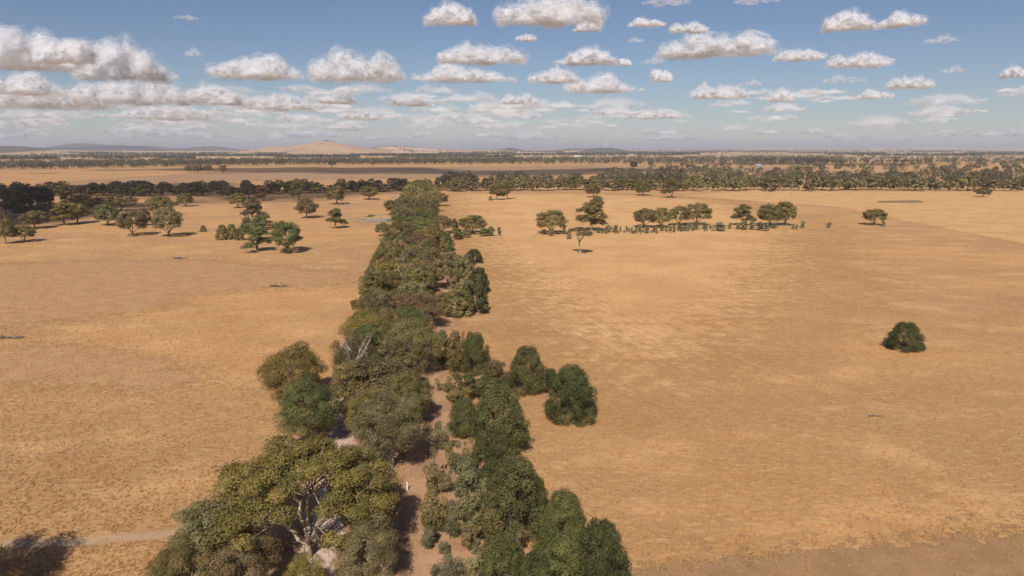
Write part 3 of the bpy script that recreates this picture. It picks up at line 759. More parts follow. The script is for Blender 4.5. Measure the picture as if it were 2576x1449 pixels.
# ------------------------------------------------------------------ the lane of gums running away
EDGE = [(455, 1040, 1085), (470, 1028, 1092), (482, 1012, 1096), (500, 1005, 1096), (530, 992, 1094), (560, 985, 1094), (600, 952, 1095), (640, 932, 1096),
        (690, 920, 1088), (720, 905, 1086), (760, 890, 1084), (800, 858, 1076), (850, 858, 1058), (905, 862, 1042)]
ey = [e[0] for e in EDGE]; el = [e[1] for e in EDGE]; er = [e[2] for e in EDGE]
Yw = gp(1000, 896, 10)[1]; rows = []
r2 = random.Random(4)
while Yw < 480:
    yt = proj((0, Yw, 10.0))[1]
    a = gp(np.interp(yt, ey, el), yt, 10)[0]; b = gp(np.interp(yt, ey, er), yt, 10)[0]
    rows.append((Yw, a, b)); Yw += 7.5 + Yw * 0.0135
side_count = {}
for Yr, a, b in rows:
    n_ = max(2, int(round((b - a) / 9.0)))
    for i in range(n_):
        cw = (b - a) / n_
        X = a + cw * (i + 0.5) + r2.uniform(-1, 1); Yt = Yr + r2.uniform(-3.5, 3.5)
        side = 'left' if i == 0 else ('right' if i == n_ - 1 else 'middle')
        side_count[side] = side_count.get(side, 0) + 1
        W = cw * r2.uniform(0.95, 1.25); Hh = r2.uniform(9.5, 12.5)
        if side == 'right': Hh *= 0.93
        colour = r2.choice(['olive', 'olive', 'grey', 'brown', 'dull', 'dull', 'yellow', 'green'])
        key = ('gum_near' if Yr < 165 else ('gum_mid' if Yr < 480 else 'gum_far'))
        if r2.random() < 0.3: key = {'gum_near': 'gum_tall_near', 'gum_mid': 'gum_tall_mid', 'gum_far': 'gum_tall_far'}[key]
        word = {'olive': 'olive', 'grey': 'grey-green', 'brown': 'rusty brown', 'dull': 'dull brownish green', 'yellow': 'yellow-green', 'green': 'green'}[colour]
        plant(key, (X, Yt, 0), Hh, max(W, 7.5), '%s gum, %s from the near end in the %s row of the lane' % (word, ordinal(side_count[side]), side),
              colour, 'gum_tree', 'tree', G_LANE)

# ------------------------------------------------------------------ single trees in the left paddock
def Z(n, zx, zt, zb, zw):
    s = 0.2083 if n < 5 else 0.2969
    x0 = [0, 469.6, 939.2, 1408.7, 1811.2][n - 1]
    return x0 + zx * s, 335.4 + zt * s, 335.4 + zb * s, zw * s
G_LP = 'scattered gums in the left paddock'
for zz, key, col, lab in [
        ((1, 70, 1000, 1335, 230), 'gum_mid', 'olive', 'gum cut by the left edge, nearest of the left paddock trees'),
        ((1, 290, 1110, 1312, 250), 'gum_umb_mid', 'olive', 'many-stemmed low gum beside the left edge of the paddock'),
        ((1, 430, 930, 1150, 340), 'gum_mid', 'dull', 'broad gum behind the many-stemmed one at far left'),
        ((1, 775, 835, 1108, 270), 'gum_tall_mid', 'yellow', 'left gum of the close pair with dark trunks at left'),
        ((1, 930, 830, 1092, 280), 'gum_mid', 'olive', 'right gum of the close pair with dark trunks at left'),
        ((1, 1300, 855, 1112, 300), 'gum_mid', 'green', 'green leaning gum between the close pair and the thin-crowned gum'),
        ((1, 1600, 930, 1238, 340), 'gum_umb_mid', 'dull', 'thin-crowned brownish gum with spreading stems in the left paddock'),
        ((1, 1745, 895, 1115, 170), 'gum_tall_mid', 'dull', 'gum close behind the thin-crowned brownish gum'),
        ((1, 2045, 895, 1250, 345), 'gum_umb_mid', 'grey', 'grey-green gum with one straight trunk and layered crown'),
        ((1, 1950, 748, 995, 300), 'gum_mid', 'olive', 'dark olive gum right behind the straight-trunked gum'),
        ((1, 2240, 728, 885, 185), 'gum_umb_mid', 'olive', 'small leaning gum at the shaded edge of the left paddock'),
        ((1, 1460, 738, 940, 360), 'gum_mid', 'dull', 'wide gum half in cloud shade behind the green leaning gum'),
        ((1, 960, 718, 970, 330), 'gum_mid', 'dull', 'broad gum in cloud shade behind the close pair'),
        ((1, 300, 855, 1010, 250), 'gum_mid', 'dull', 'leftmost of two shaded gums behind the broad left gum'),
        ((1, 560, 825, 1020, 250), 'gum_mid', 'brown', 'brownish of two shaded gums behind the broad left gum'),
        ((1, 1200, 768, 890, 150), 'gum_mid', 'dull', 'small dark gum in cloud shade left of the wide one'),
        ((2, 430, 1105, 1285, 150), 'wattle_mid', 'olive', 'left half of the low many-stemmed clump in the left paddock'),
        ((2, 550, 1095, 1280, 130), 'wattle_mid', 'olive', 'right half of the low many-stemmed clump in the left paddock'),
        ((2, 860, 1135, 1425, 340), 'gum_tall_mid', 'green', 'front gum of the row of three in the left paddock'),
        ((2, 845, 985, 1300, 350), 'gum_mid', 'green', 'middle gum of the row of three in the left paddock'),
        ((2, 805, 785, 1090, 300), 'gum_tall_mid', 'dull', 'rear dark gum of the row of three in the left paddock'),
        ((2, 640, 1150, 1290, 110), 'wattle_mid', 'olive', 'small bushy gum between the low clump and the row of three'),
        ((2, 1215, 1055, 1440, 400), 'gum_mid', 'green', 'big leafy green gum right of the row of three'),
        ((2, 620, 722, 900, 205), 'gum_umb_mid', 'yellow', 'yellowish thin gum left of the rear gum of three'),
        ((2, 925, 628, 815, 200), 'gum_tall_mid', 'brown', 'rusty gum at the edge of the cloud shade'),
        ((2, 755, 600, 785, 240), 'gum_mid', 'dull', 'shaded gum left of the rusty gum'),
        ((2, 510, 636, 792, 190), 'gum_mid', 'dull', 'dark rounded gum in the cloud shade'),
        ((2, 1350, 548, 812, 190), 'gum_tall_mid', 'olive', 'tall two-tiered gum before the dark treeline'),
        ((2, 1562, 598, 785, 145), 'gum_open_mid', 'yellow', 'slim pale-trunked gum right of the tall two-tiered gum'),
        ((2, 1810, 638, 858, 245), 'gum_mid', 'olive', 'rounded gum beside the white dead trunk'),
        ((2, 2205, 636, 800, 235), 'gum_mid', 'olive', 'neat domed gum left of the far end of the lane'),
        ((2, 1460, 778, 1024, 295), 'gum_mid', 'dull', 'rounded dark-stemmed gum in the middle of the left paddock'),
        ((2, 1800, 905, 1150, 250), 'gum_tall_mid', 'olive', 'irregular gum with a side arm near the dam'),
        ((2, 2225, 982, 1070, 95), 'gum_open_mid', 'green', 'small gum standing before the farm dam'),
        ((2, 2390, 1078, 1244, 200), 'gum_umb_mid', 'grey', 'grey gum at the left foot of the lane below the dam'),
        ((2, 2490, 795, 985, 200), 'gum_mid', 'dull', 'gum bulging from the left of the lane above the dam'),
        ((3, 800, 708, 880, 205), 'gum_umb_mid', 'olive', 'flat-topped gum bulging from the right of the lane at its far end'),
        ((1, 80, 640, 1010, 250), 'gum_mid', 'dull', 'tall dark gum at the left edge in cloud shade'),
        ((1, 400, 605, 930, 420), 'gum_mid', 'dull', 'largest dark gum of the shaded group at far left'),
        ((1, 250, 670, 950, 300), 'gum_mid', 'dull', 'dark gum left of the largest in the shaded group'),
        ((1, 560, 650, 900, 250), 'gum_mid', 'dull', 'dark gum right of the largest in the shaded group')]:
    x, yt, yb, w = Z(*zz)
    n_ = 'shrub' if 'shrub' in key else 'gum_tree'
    near_tree(key, x, yt, yb, w, lab, col, n_, 'tree', G_LP)
near_tree('wattle_mid', 511.5, 566.5, 583, 15, 'small round bush growing by a fallen log in the left paddock', 'olive', 'shrub', 'shrub')
near_tree('shrub_mid', 724, 622, 638, 15, 'little shrub at the foot of the big leafy green gum', 'green', 'shrub', 'shrub')

# ------------------------------------------------------------------ single trees in the right paddock
G_RP = 'scattered gums in the right paddock'
for zz, key, col, lab in [
        ((3, 2145, 935, 1215, 320), 'gum_umb_mid', 'olive', 'perfectly round-crowned gum in the right paddock'),
        ((3, 1490, 600, 806, 150), 'gum_tall_mid', 'olive', 'left gum of the slim pair before the far treeline'),
        ((3, 1612, 580, 797, 110), 'gum_tall_mid', 'olive', 'right gum of the slim pair before the far treeline'),
        ((4, 380, 825, 1185, 300), 'gum_tall_mid', 'olive', 'tallest gum of the stacked column in the right paddock'),
        ((4, 440, 752, 940, 160), 'gum_mid', 'olive', 'gum behind the tallest of the stacked column'),
        ((4, 400, 605, 775, 175), 'gum_mid', 'olive', 'hindmost gum of the stacked column near the treeline'),
        ((4, 1010, 908, 1140, 235), 'gum_umb_mid', 'dull', 'left gum of the flat-topped four above the sapling row'),
        ((4, 1215, 905, 1140, 225), 'gum_umb_mid', 'olive', 'second gum of the flat-topped four above the sapling row'),
        ((4, 1430, 880, 1118, 205), 'gum_umb_mid', 'dull', 'third gum of the flat-topped four, with dark stems'),
        ((4, 1650, 848, 1115, 285), 'gum_umb_mid', 'olive', 'right gum of the flat-topped four, with a pale trunk'),
        ((4, 2200, 862, 1115, 230), 'gum_tall_mid', 'olive', 'irregular gum with a low left arm in the sapling row'),
        ((5, 420, 600, 785, 200), 'gum_mid', 'olive', 'left half of the big dense gum pair at the end of the sapling row'),
        ((5, 545, 583, 782, 160), 'gum_umb_mid', 'olive', 'pale-trunked right half of the big gum pair'),
        ((5, 1305, 644, 778, 158), 'gum_umb_mid', 'olive', 'leaning round gum alone in the far right paddock'),
        ((5, 2225, 458, 540, 98), 'gum_mid', 'dull', 'small leaning gum before the right end of the treeline'),
        ((4, 1005, 598, 752, 185), 'gum_mid', 'olive', 'low round gum before the middle of the far treeline'),
        ((4, 1338, 538, 782, 180), 'gum_tall_mid', 'olive', 'tall pale-trunked gum before the middle of the far treeline'),
        ((3, 1145, 448, 535, 92), 'gum_far', 'dull', 'lone dark gum in the brown field behind the treeline')]:
    x, yt, yb, w = Z(*zz)
    near_tree(key, x, yt - 1, yb, w * 1.14, lab, col, 'gum_tree', 'tree', G_RP)
near_tree('gum_open_mid', 1460, 572, 639, 58, 'slender single-trunked young gum alone in the right paddock', 'grey', 'gum_tree', 'tree', None, 0, 2.0)

# saplings along the right paddock
G_SAP = 'row of saplings across the right paddock'
r3 = random.Random(9); k = 0
xs = np.linspace(1502, 1790, 48)
for x in xs:
    k += 1
    x += r3.uniform(-3, 3); yb = np.interp(x, [1500, 1640, 1790], [587, 586, 579]) + r3.uniform(-3.5, 2.5)
    hpx = r3.uniform(6, 22); w = hpx * r3.uniform(0.4, 0.75)
    near_tree('shrub_mid', x, yb - hpx, yb, w, 'blue-green sapling, %s from the left in the row under the flat-topped gums' % ordinal(k), r3.choice(['sapling', 'sapling', 'moss']), 'sapling', 'sapling', G_SAP)
for zz, lab in [((4, 1920, 1075, 1178, 165), 'widest leafy bush in the sapling row'), ((4, 2050, 1080, 1152, 52), 'sapling right of the widest bush'),
                ((4, 2150, 1078, 1160, 70), 'sapling left of the irregular low-armed gum'), ((4, 2225, 1060, 1165, 95), 'bushy sapling under the irregular low-armed gum'),
                ((4, 2320, 1050, 1165, 75), 'sapling right under the irregular low-armed gum'), ((4, 2410, 1070, 1170, 100), 'sapling at the left foot of the big gum pair'),
                ((4, 2490, 1090, 1180, 80), 'sapling in front of the big gum pair'), ((5, 455, 760, 805, 60), 'low sapling under the big gum pair'),
                ((5, 620, 765, 808, 26), 'left one of the twin saplings right of the big gum pair'), ((5, 648, 772, 812, 24), 'right one of the twin saplings right of the big gum pair'),
                ((5, 698, 744, 802, 40), 'rounded sapling standing right of the twin saplings'), ((5, 922, 754, 802, 40), 'lone sapling in the middle of the right paddock'),
                ((5, 1382, 738, 788, 30), 'small sapling beside the leaning round gum'), ((3, 2145, 1165, 1240, 55), 'sapling before the trunk of the round-crowned gum'),
                ((3, 2060, 1160, 1222, 72), 'bushy sapling left under the round-crowned gum'), ((3, 2310, 1118, 1218, 52), 'sapling right of the round-crowned gum'),
                ((3, 2365, 1148, 1278, 58), 'narrow dark sapling left of the slender young gum'), ((3, 1415, 758, 812, 46), 'tiny gum sapling left of the slim pair')]:
    x, yt, yb, w = Z(*zz)
    near_tree('shrub_mid', x, yt, yb, w, lab, 'sapling' if 'sapling' in lab else 'moss', 'sapling', 'sapling', G_SAP)

# ------------------------------------------------------------------ treelines across the plain
r4 = random.Random(21)
def row(x0, x1, step, yb_f, hm, wm, colours, lab, group, extra=None):
    k = 0; x = x0
    while x < x1:
        k += 1
        yb = yb_f(x) + r4.uniform(-2.2, 2.2); B = gp(x, yb); B[2] = -1.3
        key = 'gum_tall_far' if r4.random() < 0.22 else 'gum_far'
        plant(key, B, hm * r4.uniform(0.72, 1.15), wm * r4.uniform(0.75, 1.3), lab % ordinal(k), r4.choice(colours), 'gum_tree', 'tree', group)
        x += step * r4.uniform(0.65, 1.4)
row(1108, 2600, 20, lambda x: np.interp(x, [1100, 2576], [480, 478.5]), 14.5, 13.5, ['olive', 'dull', 'grey', 'olive'],
    'gum, %s from the lane in the treeline behind the right paddock', 'front row of the right treeline')
row(140, 1040, 22, lambda x: np.interp(x, [100, 600, 1040], [494, 489, 480]), 11.0, 13, ['dull', 'dull', 'olive'],
    'shaded gum, %s from the left in the dark left treeline', 'front row of the dark left treeline')
# loose woodland right of the brown field
k = 0; pts = []
while len(pts) < 52:
    x = r4.uniform(1500, 2600); lim = np.interp(x, [1500, 1850, 2100, 2600], [452, 428, 418, 418])
    yb = r4.uniform(lim, 468)
    if 2130 < x < 2330 and 432 < yb < 452: continue
    if any(abs(x - a) < 14 and abs(yb - b) < 5 for a, b in pts): continue
    pts.append((x, yb))
pts.sort(key=lambda q: q[0])
for i, (x, yb) in enumerate(pts):
    plant('gum_tall_far' if r4.random() < 0.25 else 'gum_far', gp(x, yb), r4.uniform(11.5, 17), r4.uniform(11, 16),
          'gum, %s from the left in the woodland beyond the right treeline' % ordinal(i + 1), r4.choice(['olive', 'dull', 'grey']), 'gum_tree', 'tree', 'open woodland beyond the right treeline')
for i, (x, yb) in enumerate([(473, 435), (481, 435), (489, 435.5), (497, 435), (505, 434.5), (519, 435), (527, 435), (562, 436)]):
    plant('gum_far', gp(x, yb), 13, 12, 'small dark gum, %s from the left of the clump in the brown field' % ordinal(i + 1), 'dull', 'gum_tree', 'tree', 'clump in the brown field')
for x, yb, lab in [(836, 421, 'dark gum at the far edge of the brown field below the bare hill'), (938, 418, 'lone gum at the far edge of the brown field'), (268, 424, 'tiny lone tree in the pale field at far left'),
                   (1594, 426, 'dark gum on the far right part of the brown field')]:
    plant('gum_far', gp(x, yb), 17, 17, lab, 'dull', 'gum_tree', 'tree', None)

# ------------------------------------------------------------------ far-off woods and hedgerows, too far to count
def wood(name, P, Hm, leaf, q, label, colour, seed):
    rng = np.random.default_rng(seed); n = len(P)
    hh = Hm * rng.uniform(0.6, 1.2, n)
    ci = np.repeat(np.arange(n), q); m = len(ci)
    d = unit(rng.normal(size=(m, 3)) + [0, 0, 0.3])
    Q = P[ci] + d * np.stack([hh[ci] * 0.46, hh[ci] * 0.46, hh[ci] * 0.36], 1) * rng.uniform(0.4, 1, m)[:, None] ** 0.4 + np.stack([0 * hh[ci], 0 * hh[ci], hh[ci] * 0.60], 1)
    Nn = unit(d + rng.normal(size=(m, 3)) * 0.5)
    Ls = leaf * rng.uniform(0.7, 1.3, m)
    V, Fc = leaf_quads(rng, Q, Nn, Ls, Ls * 0.7)
    t = np.clip(np.repeat(rng.normal(0.5, 0.2, n)[ci] + rng.normal(size=m) * 0.12, 4), 0, 1)
    # trunks
    a = rng.uniform(0, 3.14, n); w = hh * 0.03
    off = np.stack([np.cos(a), np.sin(a), 0 * a], 1) * w[:, None]; up = np.stack([0 * hh, 0 * hh, hh * 0.5], 1)
    TV = np.stack([P - off, P + off, P + off + up, P - off + up], 1).reshape(-1, 3)
    V = np.concatenate([V, TV]); Fc = np.concatenate([Fc, np.arange(len(TV)).reshape(-1, 4) + len(Fc) * 4]); t = np.concatenate([t, np.full(len(TV), 0.6)])
    o = mesh_obj(name, new_mesh(name, V, Fc, M_LEAF, t)); k = COLOURS[colour]; o.color = (*k, 1)
    return tag(o, label, kind='stuff')
def scatter_px(rng, poly_front, poly_back, n):
    """points between two pixel polylines lying on the plain"""
    f = np.array([gp(x, y)[:2] for x, y in poly_front]); b = np.array([gp(x, y)[:2] for x, y in poly_back])
    s = rng.uniform(0, 1, n); t = rng.uniform(0, 1, n) ** 1.4
    def at(p, s):
        d = np.r_[0, np.cumsum(np.linalg.norm(np.diff(p, axis=0), axis=1))]; d /= d[-1]
        return np.stack([np.interp(s, d, p[:, 0]), np.interp(s, d, p[:, 1])], 1)
    q = at(f, s) * (1 - t[:, None]) + at(b, s) * t[:, None]
    q += rng.normal(size=q.shape) * 4
    return np.concatenate([q, np.zeros((n, 1))], 1)
R5 = np.random.default_rng(77)
wood('far_woodland', scatter_px(R5, [(-60, 429), (300, 423), (600, 417), (1000, 414), (1300, 413)], [(-60, 413), (300, 409), (600, 406), (1000, 404), (1300, 404)], 2300), 14, 2.4, 34,
     'broad dull green belt of woodland across the left plain', 'far', 1)
wood('far_woodland', scatter_px(R5, [(1290, 414), (1600, 414), (1900, 415), (2120, 414)], [(1290, 402), (1600, 399), (1900, 396), (2120, 396)], 1000), 15, 2.4, 34,
     'dark belt of woodland in the middle distance behind the brown field', 'far', 2)
wood('far_woodland', scatter_px(R5, [(1850, 420), (2100, 414), (2350, 413), (2640, 418)], [(1850, 398), (2100, 397), (2350, 398), (2640, 400)], 640), 15, 2.4, 34,
     'loose far woodland at the right merging into one mass', 'far', 3)
def line_px(rng, pts, n, dep):
    q = scatter_px(rng, pts, [(x, y) for x, y in pts], n); q[:, 1] += rng.uniform(0, dep, n); return q
wood('treeline', line_px(R5, [(1100, 475), (1800, 473), (2640, 470)], 150, 60), 15.5, 1.5, 260, 'further gums packed behind the treeline of the right paddock', 'far', 31)
wood('treeline', line_px(R5, [(-60, 493), (300, 489), (700, 484), (1060, 476)], 95, 34), 10.5, 1.3, 300, 'further dark gums packed behind the left treeline', 'far', 32)
q_ = []
Yf = 484.0
while Yf < 720:
    yt = proj((0, Yf, 10.0))[1]; a = gp(np.interp(yt, ey, el), yt, 10)[0]; b = gp(np.interp(yt, ey, er), yt, 10)[0]
    for x in np.arange(a + 4, b - 2, 8.0): q_.append((x + r2.uniform(-2, 2), Yf + r2.uniform(-4, 4), 0))
    Yf += 12
wood('lane_trees', np.array(q_), 12.5, 1.2, 420, 'far end of the lane where the gum crowns merge into one mass', 'olive', 33)
wood('far_woodland', scatter_px(R5, [(1500, 466), (1900, 462), (2300, 462), (2640, 466)], [(1520, 440), (1850, 412), (2100, 405), (2640, 404)], 210), 14, 1.9, 110,
     'smaller trees scattered through the right woodland', 'far', 34)
hedges = [  # x0, x1, row, points, depth in metres
    (0, 140, 402, 90, 60), (150, 330, 398, 60, 200), (230, 330, 401, 40, 150), (330, 420, 397, 40, 120), (400, 480, 400, 50, 80), (430, 700, 394, 160, 200), (690, 900, 397, 160, 120),
    (880, 1210, 393, 260, 200), (1000, 1290, 397, 160, 160), (200, 520, 389, 130, 200), (500, 760, 387, 130, 300), (100, 300, 386, 100, 300), (640, 720, 389, 40, 100),
    (1100, 1300, 389, 130, 300), (1180, 1420, 385, 160, 500), (1290, 1580, 392, 150, 150), (1400, 1700, 388, 170, 250), (1560, 1800, 385, 150, 400), (1600, 1720, 392, 60, 60),
    (1700, 1760, 389, 60, 120), (1760, 1990, 383, 150, 500), (1900, 2200, 380, 170, 900), (2000, 2080, 386, 50, 160), (2080, 2230, 389, 110, 100), (2240, 2480, 379, 140, 900), (2150, 2480, 393, 130, 200),
    (2300, 2400, 384, 60, 200), (2440, 2600, 386, 120, 300), (2380, 2600, 391, 100, 200), (1850, 2600, 376.5, 260, 1800), (1500, 1900, 379, 200, 1200), (2100, 2560, 383, 60, 1200), (1750, 2300, 387, 60, 900),
    (0, 640, 381, 200, 900), (60, 560, 393, 60, 700)]
P_ = []
for x0, x1, yr, n, dep in hedges:
    a, b = gp(x0, yr), gp(x1, yr); n = int(n * 2.2); dep *= 0.45
    s = R5.uniform(0, 1, n); tl = R5.uniform(-0.04, 0.04) * np.linalg.norm(b - a)
    q = a[None] * (1 - s[:, None]) + b[None] * s[:, None]; q[:, 1] += R5.uniform(0, 1, n) ** 2 * dep + tl * (s - 0.5); q[:, :2] += R5.normal(size=(n, 2)) * 5
    P_.append(q)
wood('hedgerows', np.concatenate(P_), 15, 5.5, 12, 'thin dark tree belts and hedgerows dividing the far paddocks', 'far', 4)
# trees on the far hills
P_ = []
def on_hill(key, pts, n, spread):
    xg, yg, Zg = HILLS[key]; Dm = (yg[0] + yg[-1]) / 2; sg = (yg[-1] - yg[0]) / 4.4
    seg = np.array([((x - CX) / F * Dm, Dm + s * sg) for x, s in pts])
    t = R5.uniform(0, len(seg) - 1, n)
    x = np.interp(t, range(len(seg)), seg[:, 0]) + R5.normal(size=n) * spread; y = np.interp(t, range(len(seg)), seg[:, 1]) + R5.normal(size=n) * spread
    P_.append(np.stack([x, y, hill_z(key, x, y)], 1))
for pts, n, sp in [(((940, -0.2), (1000, 0.05), (1060, -0.1)), 70, 8), (((960, -1.0), (1050, -0.9), (1150, -0.8)), 80, 8), (((1000, -0.1), (1030, -0.6), (1060, -0.9)), 50, 8), (((1050, -0.7), (1068, -1.2)), 40, 18),
                   (((1080, -0.3), (1180, -0.2), (1300, -0.2)), 80, 8), (((930, -0.5), (985, -0.7)), 40, 12), (((1100, -1.1), (1200, -1.0), (1330, -1.1)), 90, 10)]:
    on_hill(H_FIELD, pts, n, sp)
on_hill(H_KNOB, ((1260, -0.2), (1310, -0.2)), 90, 40)
on_hill(H_TURB, ((1420, -0.3), (1490, -0.2)), 60, 25); on_hill(H_TURB, ((1400, -1.0), (1600, -1.0)), 60, 15)
on_hill(H_TURB2, ((1480, -0.2), (1560, -0.3)), 150, 45)
on_hill(H_BARE, ((824, 0.0), (845, 0.0)), 26, 22); on_hill(H_BARE, ((735, -1.3), (745, -1.3)), 8, 12)
wood('hedgerows', np.concatenate(P_), 9, 4.0, 12, 'dark rows of trees on the low hills of the horizon', 'far', 5)

# ------------------------------------------------------------------ dead timber
def dead_tree(x, yt, yb, w, label, mat, seed, nb=5, name='dead_tree', group=None):
    rng = np.random.default_rng(seed); B, h, W = place(x, yt, yb, w)
    root = empty(name, B); tag(root, label, 'dead tree', group)
    tp = np.array([[0, 0, -0.2], [0.02 * h, 0, 0.2 * h], [-0.02 * h, 0.01 * h, 0.45 * h], [0.01 * h, 0, 0.66 * h]])
    mesh_obj('trunk', new_mesh('trunk', *tube(tp, np.array([1.3, 1, 0.85, 0.6]) * h * 0.028, 7), mat, smooth=True), root)
    for i in range(nb):
        s = tp[2] + (tp[3] - tp[2]) * rng.uniform(0, 1) if i else tp[3]
        a = i * 2.4 + rng.uniform(-.4, .4); e = np.array([math.cos(a) * W * 0.5 * rng.uniform(0.6, 1), math.sin(a) * W * 0.5 * rng.uniform(0.5, 1), h * rng.uniform(0.72, 1.0)])
        pth = bez(s, (s + e) / 2 + rng.normal(size=3) * 0.05 * h, e, 7); parts = [tube(pth, np.linspace(0.011, 0.004, 7) * h, 5)]
        for _ in range(3):
            p0 = pth[rng.integers(2, 6)]; e2 = p0 + unit(rng.normal(size=3) + [0, 0, 0.5]) * W * 0.25
            parts.append(tube(bez(p0, (p0 + e2) / 2 + rng.normal(size=3) * 0.02 * h, e2, 5), np.linspace(0.005, 0.002, 5) * h, 4))
        mesh_obj('limb', new_mesh('limb', *join(parts), mat, smooth=True), root)
dead_tree(900, 838, 1030, 85, 'grey dead tree with bare forked limbs rising from the near lane', M_DEAD, 1, 6)
dead_tree(955, 885, 1040, 60, 'second bare dead tree right behind the forked one in the near lane', M_DEAD, 7, 5)
dead_tree(1018, 640, 752, 46, 'pale dead tree poking out of the middle of the lane', M_DEAD, 2, 5)
dead_tree(1992, 459, 491, 18, 'blackened dead tree with pale forked top before the far treeline', M_DEAD, 3, 4)
dead_tree(811, 467, 495, 10, 'thin bleached dead tree before the dark left treeline', M_DEAD, 4, 4)
dead_tree(1708, 455, 480, 14, 'bleached dead tree beside the tall pale-trunked gum', M_DEAD, 5, 4)
dead_tree(478, 468, 488, 12, 'pale dead limbs in the dark left treeline', M_DEAD, 6, 4)
def stump(x, yt, yb, wpx, label, mat, seed, tilt=0.05):
    rng = np.random.default_rng(seed); B, h, W = place(x, yt, yb, wpx)
    root = empty('dead_tree', B); tag(root, label, 'dead tree')
    n = 6; tz = np.linspace(0, 1, n); P = np.stack([tilt * h * tz ** 2, 0 * tz, h * tz - 0.15], 1)
    R = W * 0.5 * (1 - 0.45 * tz) * rng.uniform(0.9, 1.1, n); R[-1] *= 0.35
    mesh_obj('trunk', new_mesh('trunk', *tube(P, R, 8), mat, smooth=True), root)
    e = np.array([W * 1.2, 0, h * 0.8]); mesh_obj('limb', new_mesh('limb', *tube(bez(P[3], (P[3] + e) / 2 + [0.2, 0, -0.1], e, 5), np.linspace(0.28, 0.1, 5) * W, 6), mat, smooth=True), root)
stump(868, 510.5, 524, 4.2, 'white standing dead trunk without branches in the left paddock', M_DEAD, 1)
def log_pile(x, y, wpx, label, seed, mat=None, n=6, name='fallen_tree'):
    rng = np.random.default_rng(seed); B = gp(x, y); W = wpx * depth(B) / F
    root = empty(name, B); tag(root, label, 'fallen tree'); mat = mat or M_CHAR
    P = np.array([[-0.5, 0, 0.06], [-0.2, 0.03, 0.05], [0.15, -0.02, 0.055], [0.5, 0.04, 0.07]]) * W
    mesh_obj('trunk', new_mesh('trunk', *tube(P, np.array([0.055, 0.05, 0.036, 0.02]) * W, 7), mat, smooth=True), root)
    for i in range(n):
        s = P[0] + (P[3] - P[0]) * rng.uniform(0.1, 0.9); a = rng.uniform(0, 6.28)
        e = s + np.array([math.cos(a) * 0.28, math.sin(a) * 0.22, rng.uniform(0.02, 0.22)]) * W
        mesh_obj('limb', new_mesh('limb', *tube(bez(s, (s + e) / 2 + rng.normal(size=3) * 0.03 * W, e, 5), np.linspace(0.022, 0.006, 5) * W, 5), mat if i % 5 else M_DEAD, smooth=True), root)
    # the upturned root plate
    ang = np.linspace(0, 2 * np.pi, 9, endpoint=False); rr = 0.10 * W * rng.uniform(0.6, 1.2, 9)
    V = [(-0.5 * W, 0, 0.07 * W), (-0.54 * W, 0, 0.07 * W)] + [(-0.51 * W + rng.normal() * 0.01 * W, math.cos(a) * r, max(0.0, 0.07 * W + math.sin(a) * r)) for a, r in zip(ang, rr)]
    Fc = [(0, 2 + i, 2 + (i + 1) % 9) for i in range(9)] + [(1, 2 + (i + 1) % 9, 2 + i) for i in range(9)]
    mesh_obj('root_plate', new_mesh('root_plate', V, Fc, M_CHAR), root)
log_pile(703, 722, 44, 'large grey fallen tree with broken limbs in the left paddock', 1, n=11)
log_pile(455, 651, 34, 'small fallen branches in tufty grass in the left paddock', 2)
log_pile(512, 583, 22, 'dark fallen log by the small round bush', 3)
log_pile(124, 571, 16, 'short fallen limb below the leftmost gums', 4)
log_pile(1289, 500, 18, 'reddish fallen log by the slim pair of gums', 5)
log_pile(993, 497, 20, 'bleached fallen tree left of the far end of the lane', 6, M_DEAD)
log_pile(30, 852, 60, 'dark fallen branch in the grass at the left edge', 7)
log_pile(866, 567, 12, 'stump and log in the shade of the irregular gum', 8)
log_pile(2205, 1048, 34, 'low dark broken branch lying in the lower right paddock', 9, n=3)

# ------------------------------------------------------------------ marker post, sheds, turbines
M_WHITE = None
def paint(name, c, r=0.6):
    m, t, out = mat_new(name); P = N(t, 'ShaderNodeTexCoord').outputs['Object']
    k = mixc(t, ramp(t, noise(t, P, 3.0, 4), 0.55, 0.8, 0, 0.35), c, tuple(v * 0.55 for v in c))
    L(t, diffuse(t, k, r, None, 0.3), out.inputs[0]); return m
M_WHITE = paint('white_paint', (0.80, 0.79, 0.76)); M_CREAM = paint('cream_wall', (0.42, 0.40, 0.36)); M_ROOF = paint('zinc_roof', (0.40, 0.45, 0.50), 0.5); M_DOOR = paint('dark_opening', (0.06, 0.06, 0.07))
M_REFL = paint('red_reflector', (0.45, 0.03, 0.02), 0.3)
def box(x0, x1, y0, y1, z0, z1):
    V = np.array([(x, y, z) for z in (z0, z1) for x, y in ((x0, y0), (x1, y0), (x1, y1), (x0, y1))], float)
    return V, np.array([(3, 2, 1, 0), (4, 5, 6, 7), (0, 1, 5, 4), (1, 2, 6, 5), (2, 3, 7, 6), (3, 0, 4, 7)])
B = gp(1024, 1234)
root = empty('marker_post', B); tag(root, 'white painted marker post standing on bare soil right of the lane', 'post'); root.rotation_euler = (0.03, 0.02, 0.3)
V, Fc = box(-0.085, 0.085, -0.05, 0.05, -0.2, 1.12); V[4:, 0] *= 0.92
V2 = V[4:].copy(); V2[:, :2] *= 0.55; V2[:, 2] += 0.05
V = np.concatenate([V, V2]); Fc = np.concatenate([Fc[[0, 2, 3, 4, 5]], [(8, 9, 10, 11), (4, 5, 9, 8), (5, 6, 10, 9), (6, 7, 11, 10), (7, 4, 8, 11)]])
mesh_obj('post', new_mesh('post', V, Fc, M_WHITE), root)
mesh_obj('reflector', new_mesh('reflector', *box(-0.04, 0.04, -0.062, -0.049, 0.86, 0.98), M_REFL), root)

